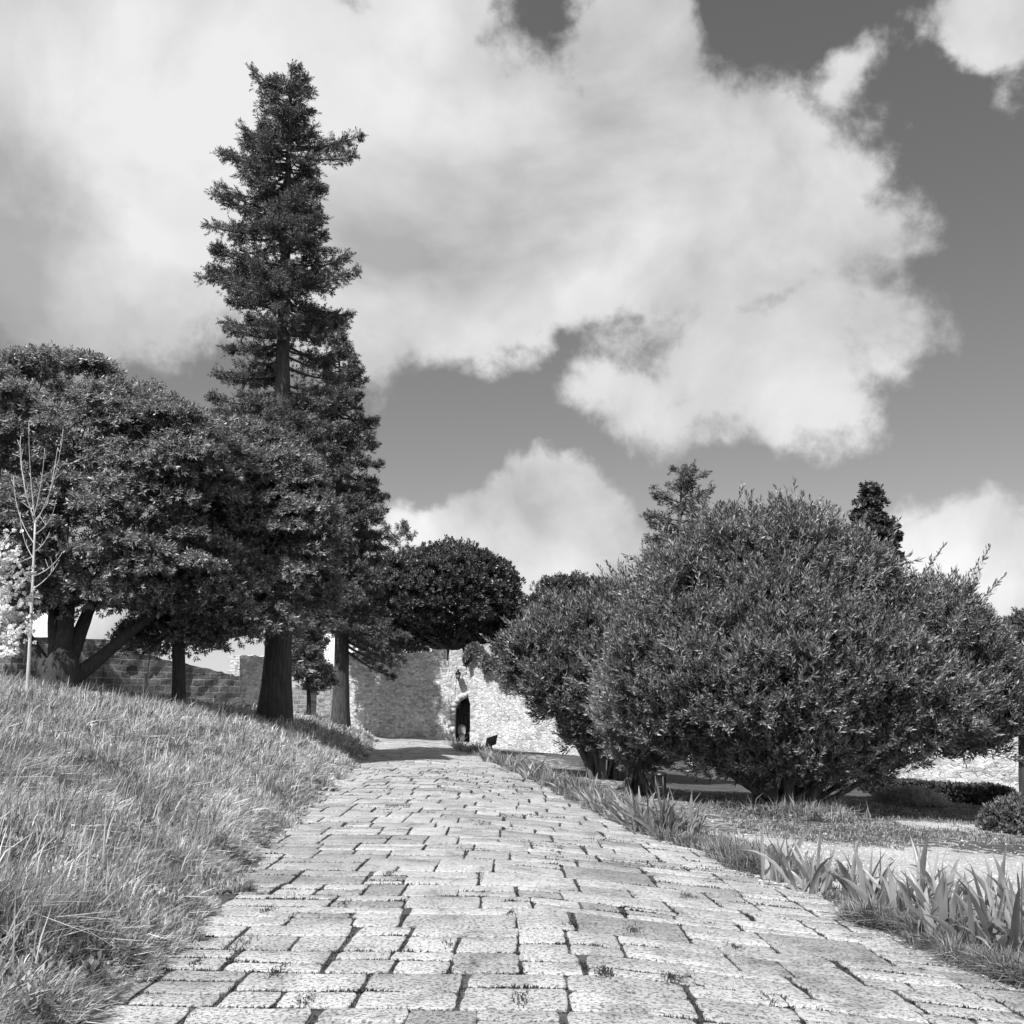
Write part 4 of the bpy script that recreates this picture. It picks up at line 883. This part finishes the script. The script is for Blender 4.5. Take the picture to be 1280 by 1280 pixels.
# tufts on the lawn and low hedge
def small_bush(name, label, px, py, rx, ry, rz, n, L, W, mat, Yoff=0, group=None, cat='shrub'):
    p = gp(px, py); rr = np.random.default_rng(int(px)); d = nrm(rr.normal(size=(n, 3))); d[:, 2] = np.abs(d[:, 2]); P = p + d * rr.uniform(.55, 1, (n, 1)) * [rx, ry, rz]
    V, q_ = leaf_fan(P, nrm(d + [0, 0, .5]), 8, L, L, W, .8, 0.05, r=rr); o = fast_mesh(name, V, [q_], mat, loc=p); tag(o, label, cat, group); return o
def weed_clump(label, px, py, rx, ry, n, H):
    p = gp(px, py); rr = np.random.default_rng(int(px)); X = p[0] + np.clip(rr.normal(0, .5, n), -1.1, 1.1) * rx; Yv = p[1] + np.clip(rr.normal(0, .5, n), -1.1, 1.1) * ry
    c = vnoise(X * 3.5, Yv * 3.5, 71); v, q_, t_ = blades(X, Yv, H * (.25 + 1.1 * c) * rr.uniform(.5, 1.3, n), np.full(n, .016), .55, rr, .9, wind=(.1, 0))
    P = np.c_[X, Yv, zf(X, Yv)][:n // 6]; P[:, 2] += H * .3 * c[:n // 6]; v2, q2 = leaf_fan(P, nrm(rr.normal(0, .5, P.shape) + [0, 0, 1]), 7, .05, .09, .035, 1.0, .1, r=rr)
    o = fast_mesh('weed_clump', np.concatenate([v, v2]), [np.concatenate([q_, q2 + len(v)]), t_], M_verge, loc=p); tag(o, label, 'plant')
weed_clump('rough leafy weed clump on the lawn edge in front of the biggest shrub', 1010, 1024, 1.0, .6, 1500, .42)
weed_clump('low pale weed clump beside the gravel left of the other weed clump', 935, 1012, .7, .4, 700, .26)
small_bush('grey_mound_plant', 'soft grey mounded plant at the edge of the lawn before the hedge', 1135, 1006, .9, .5, .34, 1300, .10, .014, leafmat('grey_herb', .22, .46, .7, .3))
small_bush('round_shrub', 'small rounded shrub at the right edge of the picture in front of the hedge', 1282, 1040, .8, .6, .6, 1300, .09, .035, leafmat('mid_leaf', .07, .24, .5, .25))
def hedge():
    a = gp(1085, 992); b = gp(1262, 1008); rr = np.random.default_rng(77); n = 5200; t_ = rr.random(n)[:, None]; P = a * (1 - t_) + b * t_; fx = rr.random((n, 1))
    P = P + np.c_[rr.normal(0, .05, n), rr.uniform(-.35, .35, n), rr.uniform(.0, .42, n) * (.85 + .3 * vnoise(t_[:, 0] * 9, t_[:, 0] * 0, 3))]
    A = nrm(np.c_[rr.normal(0, .5, n), rr.normal(-.3, .5, n), np.ones(n) * .7]); V, q_ = leaf_fan(P, A, 8, .07, .075, .04, .9, 0, r=rr)
    o = fast_mesh('low_hedge', V, [q_], M_leaf_round, loc=a); tag(o, 'long low clipped hedge at the foot of the bright wall on the right', 'hedge')
hedge()
def ivy_on_wall():
    rr = np.random.default_rng(8); n = 2200; s = np.abs(rr.normal(.9, 1.2, n)); top_ = 3.55 + .9 * np.exp(-((s - .5) / .7) ** 2) + .45 * (vnoise(s * 3.1, s * 0, 5) - .5); zz = top_ - np.abs(rr.normal(0, 1, n)) * (.15 + .75 * vnoise(s * 2.4, s * 0, 3) ** 1.5)
    dirw = np.array([rd[0], rd[1], 0]); nm = np.array([rd[1], -rd[0], 0]); P = np.r_[c0, 0] + dirw * s[:, None] + nm * rr.uniform(.05, .3, n)[:, None]; P[:, 2] = zz
    V, q_ = leaf_fan(P, nrm(nm + .7 * rr.normal(size=(n, 3))), 8, .12, .16, .09, .9, .2, r=rr); o = fast_mesh('climbing_ivy', V, [q_], leafmat('wall_climber_leaf', .10, .30, .5, .2), loc=P[0]); tag(o, 'climbing plant spilling over the wall top right of the battlements', 'climber')
ivy_on_wall()
# broad-leaved weed on the slabs by the meadow
p = gp(190, 1168); rr = np.random.default_rng(3); P = p + np.c_[rr.normal(0, .05, 5), rr.normal(0, .05, 5), np.zeros(5) + .01]; V, q_ = leaf_fan(P, nrm(rr.normal(0, .3, (5, 3)) + [0, 0, 1]), 4, .05, .10, .06, .9, .1, r=rr)
tag(fast_mesh('broadleaf_weed', V, [q_], leafmat('pale_leaf', .3, .6, .4, .3), loc=p), 'small weed with rounded pale leaves where the meadow meets the paving', 'plant')

# ---------------------------------------------------------------- saplings and blossom
def sapling():
    Y = 19.0; b = at(35, 862, Y); b[2] = float(zf(b[0], b[1])); t = empty('bare_sapling', b); tag(t, 'leafless young tree with pale straight stem and upright twigs at the left edge', 'tree')
    k1 = at(44, 650, Y); mb = MB(); mb.tube(np.concatenate([bez(b - [0, 0, .2], (b + k1) / 2 + [.02, 0, 0], k1, 10)]), np.linspace(.042, .018, 10) * .95, 9, .03); mb.build('trunk', M_bark_pale, t, smooth=True)
    mb = MB()
    for (x0, y0_, x1, y1_) in [(44, 650, 36, 528), (44, 640, 56, 560), (44, 655, 79, 536), (44, 655, 30, 600), (42, 645, 27, 560), (43, 700, 25, 640), (43, 680, 17, 595), (44, 650, 60, 620), (43, 720, 78, 690), (43, 695, 15, 700), (43, 735, 74, 700), (43, 690, 62, 665), (44, 668, 70, 625), (60, 625, 72, 560), (30, 600, 26, 545)]:
        a = at(x0, y0_, Y); e = at(x1, y1_, Y + rng.normal() * .25); m_ = (a + e) / 2 + np.array([(e[0] - a[0]) * .3, 0, -.25 * abs(e[0] - a[0])]); mb.tube(bez(a, m_, e, 8), np.linspace(.011, .0045, 8), 5)
        for q in range(3): 
            tt = rng.uniform(.3, .9); p_ = a * (1 - tt) ** 2 + 2 * tt * (1 - tt) * m_ + tt * tt * e; mb.tube([p_, p_ + np.array([rng.normal() * .07, rng.normal() * .07, rng.uniform(.05, .2)])], [.006, .003], 4)
    mb.build('twigs', M_bark_pale, t, smooth=True)
sapling()
def guarded_sapling():
    Y = 28.0; b = at(185, 874, Y); b[2] = float(zf(b[0], b[1])) ; t = empty('staked_sapling', b); tag(t, 'tiny pale sapling tied to a stake in front of the block retaining wall', 'tree')
    mb = MB(); mb.tube([b - [0, 0, .3], at(185, 838, Y), at(188, 815, Y)], [.03, .025, .015], 7); mb.build('trunk', M_bark_pale, t)
    mb = MB(); mb.tube([b + [-.07, 0, -.3], at(182.5, 842, Y)], [.035, .03], 6); mb.build('stake', M_bark_pale, t)
    mb = MB()
    for e in [(175, 800), (196, 802), (203, 812), (184, 796), (190, 800)]: mb.tube([at(187, 825, Y), at(e[0], e[1], Y)], [.012, .005], 5)
    mb.build('twigs', M_bark_pale, t)
guarded_sapling()
def blossom():
    Y = 11.0; b = at(-95, 860, Y); b[2] = float(zf(b[0], b[1])); t = empty('blossom_tree', b); tag(t, 'white flowering tree whose blossomed boughs reach in from the left edge', 'tree')
    mb = MB(); f0 = b + np.array([0, 0, .7]); mb.tube([b - [0, 0, .2], b + [0, 0, .3], f0], [.10, .09, .08], 9); mb.build('trunk', M_bark, t, smooth=True)
    mb = MB(); TP = []; tips = [(-20, 640), (14, 665), (28, 688), (40, 715), (46, 745), (44, 770), (34, 790), (20, 815), (-10, 830), (-60, 600), (-120, 620), (8, 700), (0, 760), (-170, 680), (-90, 560), (10, 740), (22, 765)]
    for (x, y_) in tips:
        e = at(x, y_, Y + rng.normal() * .5); m_ = (f0 + e) / 2 + [0, 0, .25]; P = bez(f0, m_, e, 12); mb.tube(P, np.linspace(.022, .004, 12), 5)
        k = 110; tt = rng.uniform(.3, 1, k); TP.append((1 - tt)[:, None] ** 2 * f0 + 2 * (tt * (1 - tt))[:, None] * m_ + (tt ** 2)[:, None] * e + rng.normal(size=(k, 3)) * .045)
    mb.build('boughs', M_bark_pale, t, smooth=True); TP = np.concatenate(TP)
    V, q_ = leaf_fan(TP, nrm(rng.normal(size=TP.shape)), 9, .03, .034, .026, 1.0, 0); fast_mesh('blossom', V, [q_], M_blossom, t)
blossom()
print('verts', sum(len(o.data.vertices) for o in scene.objects if o.type == 'MESH'))
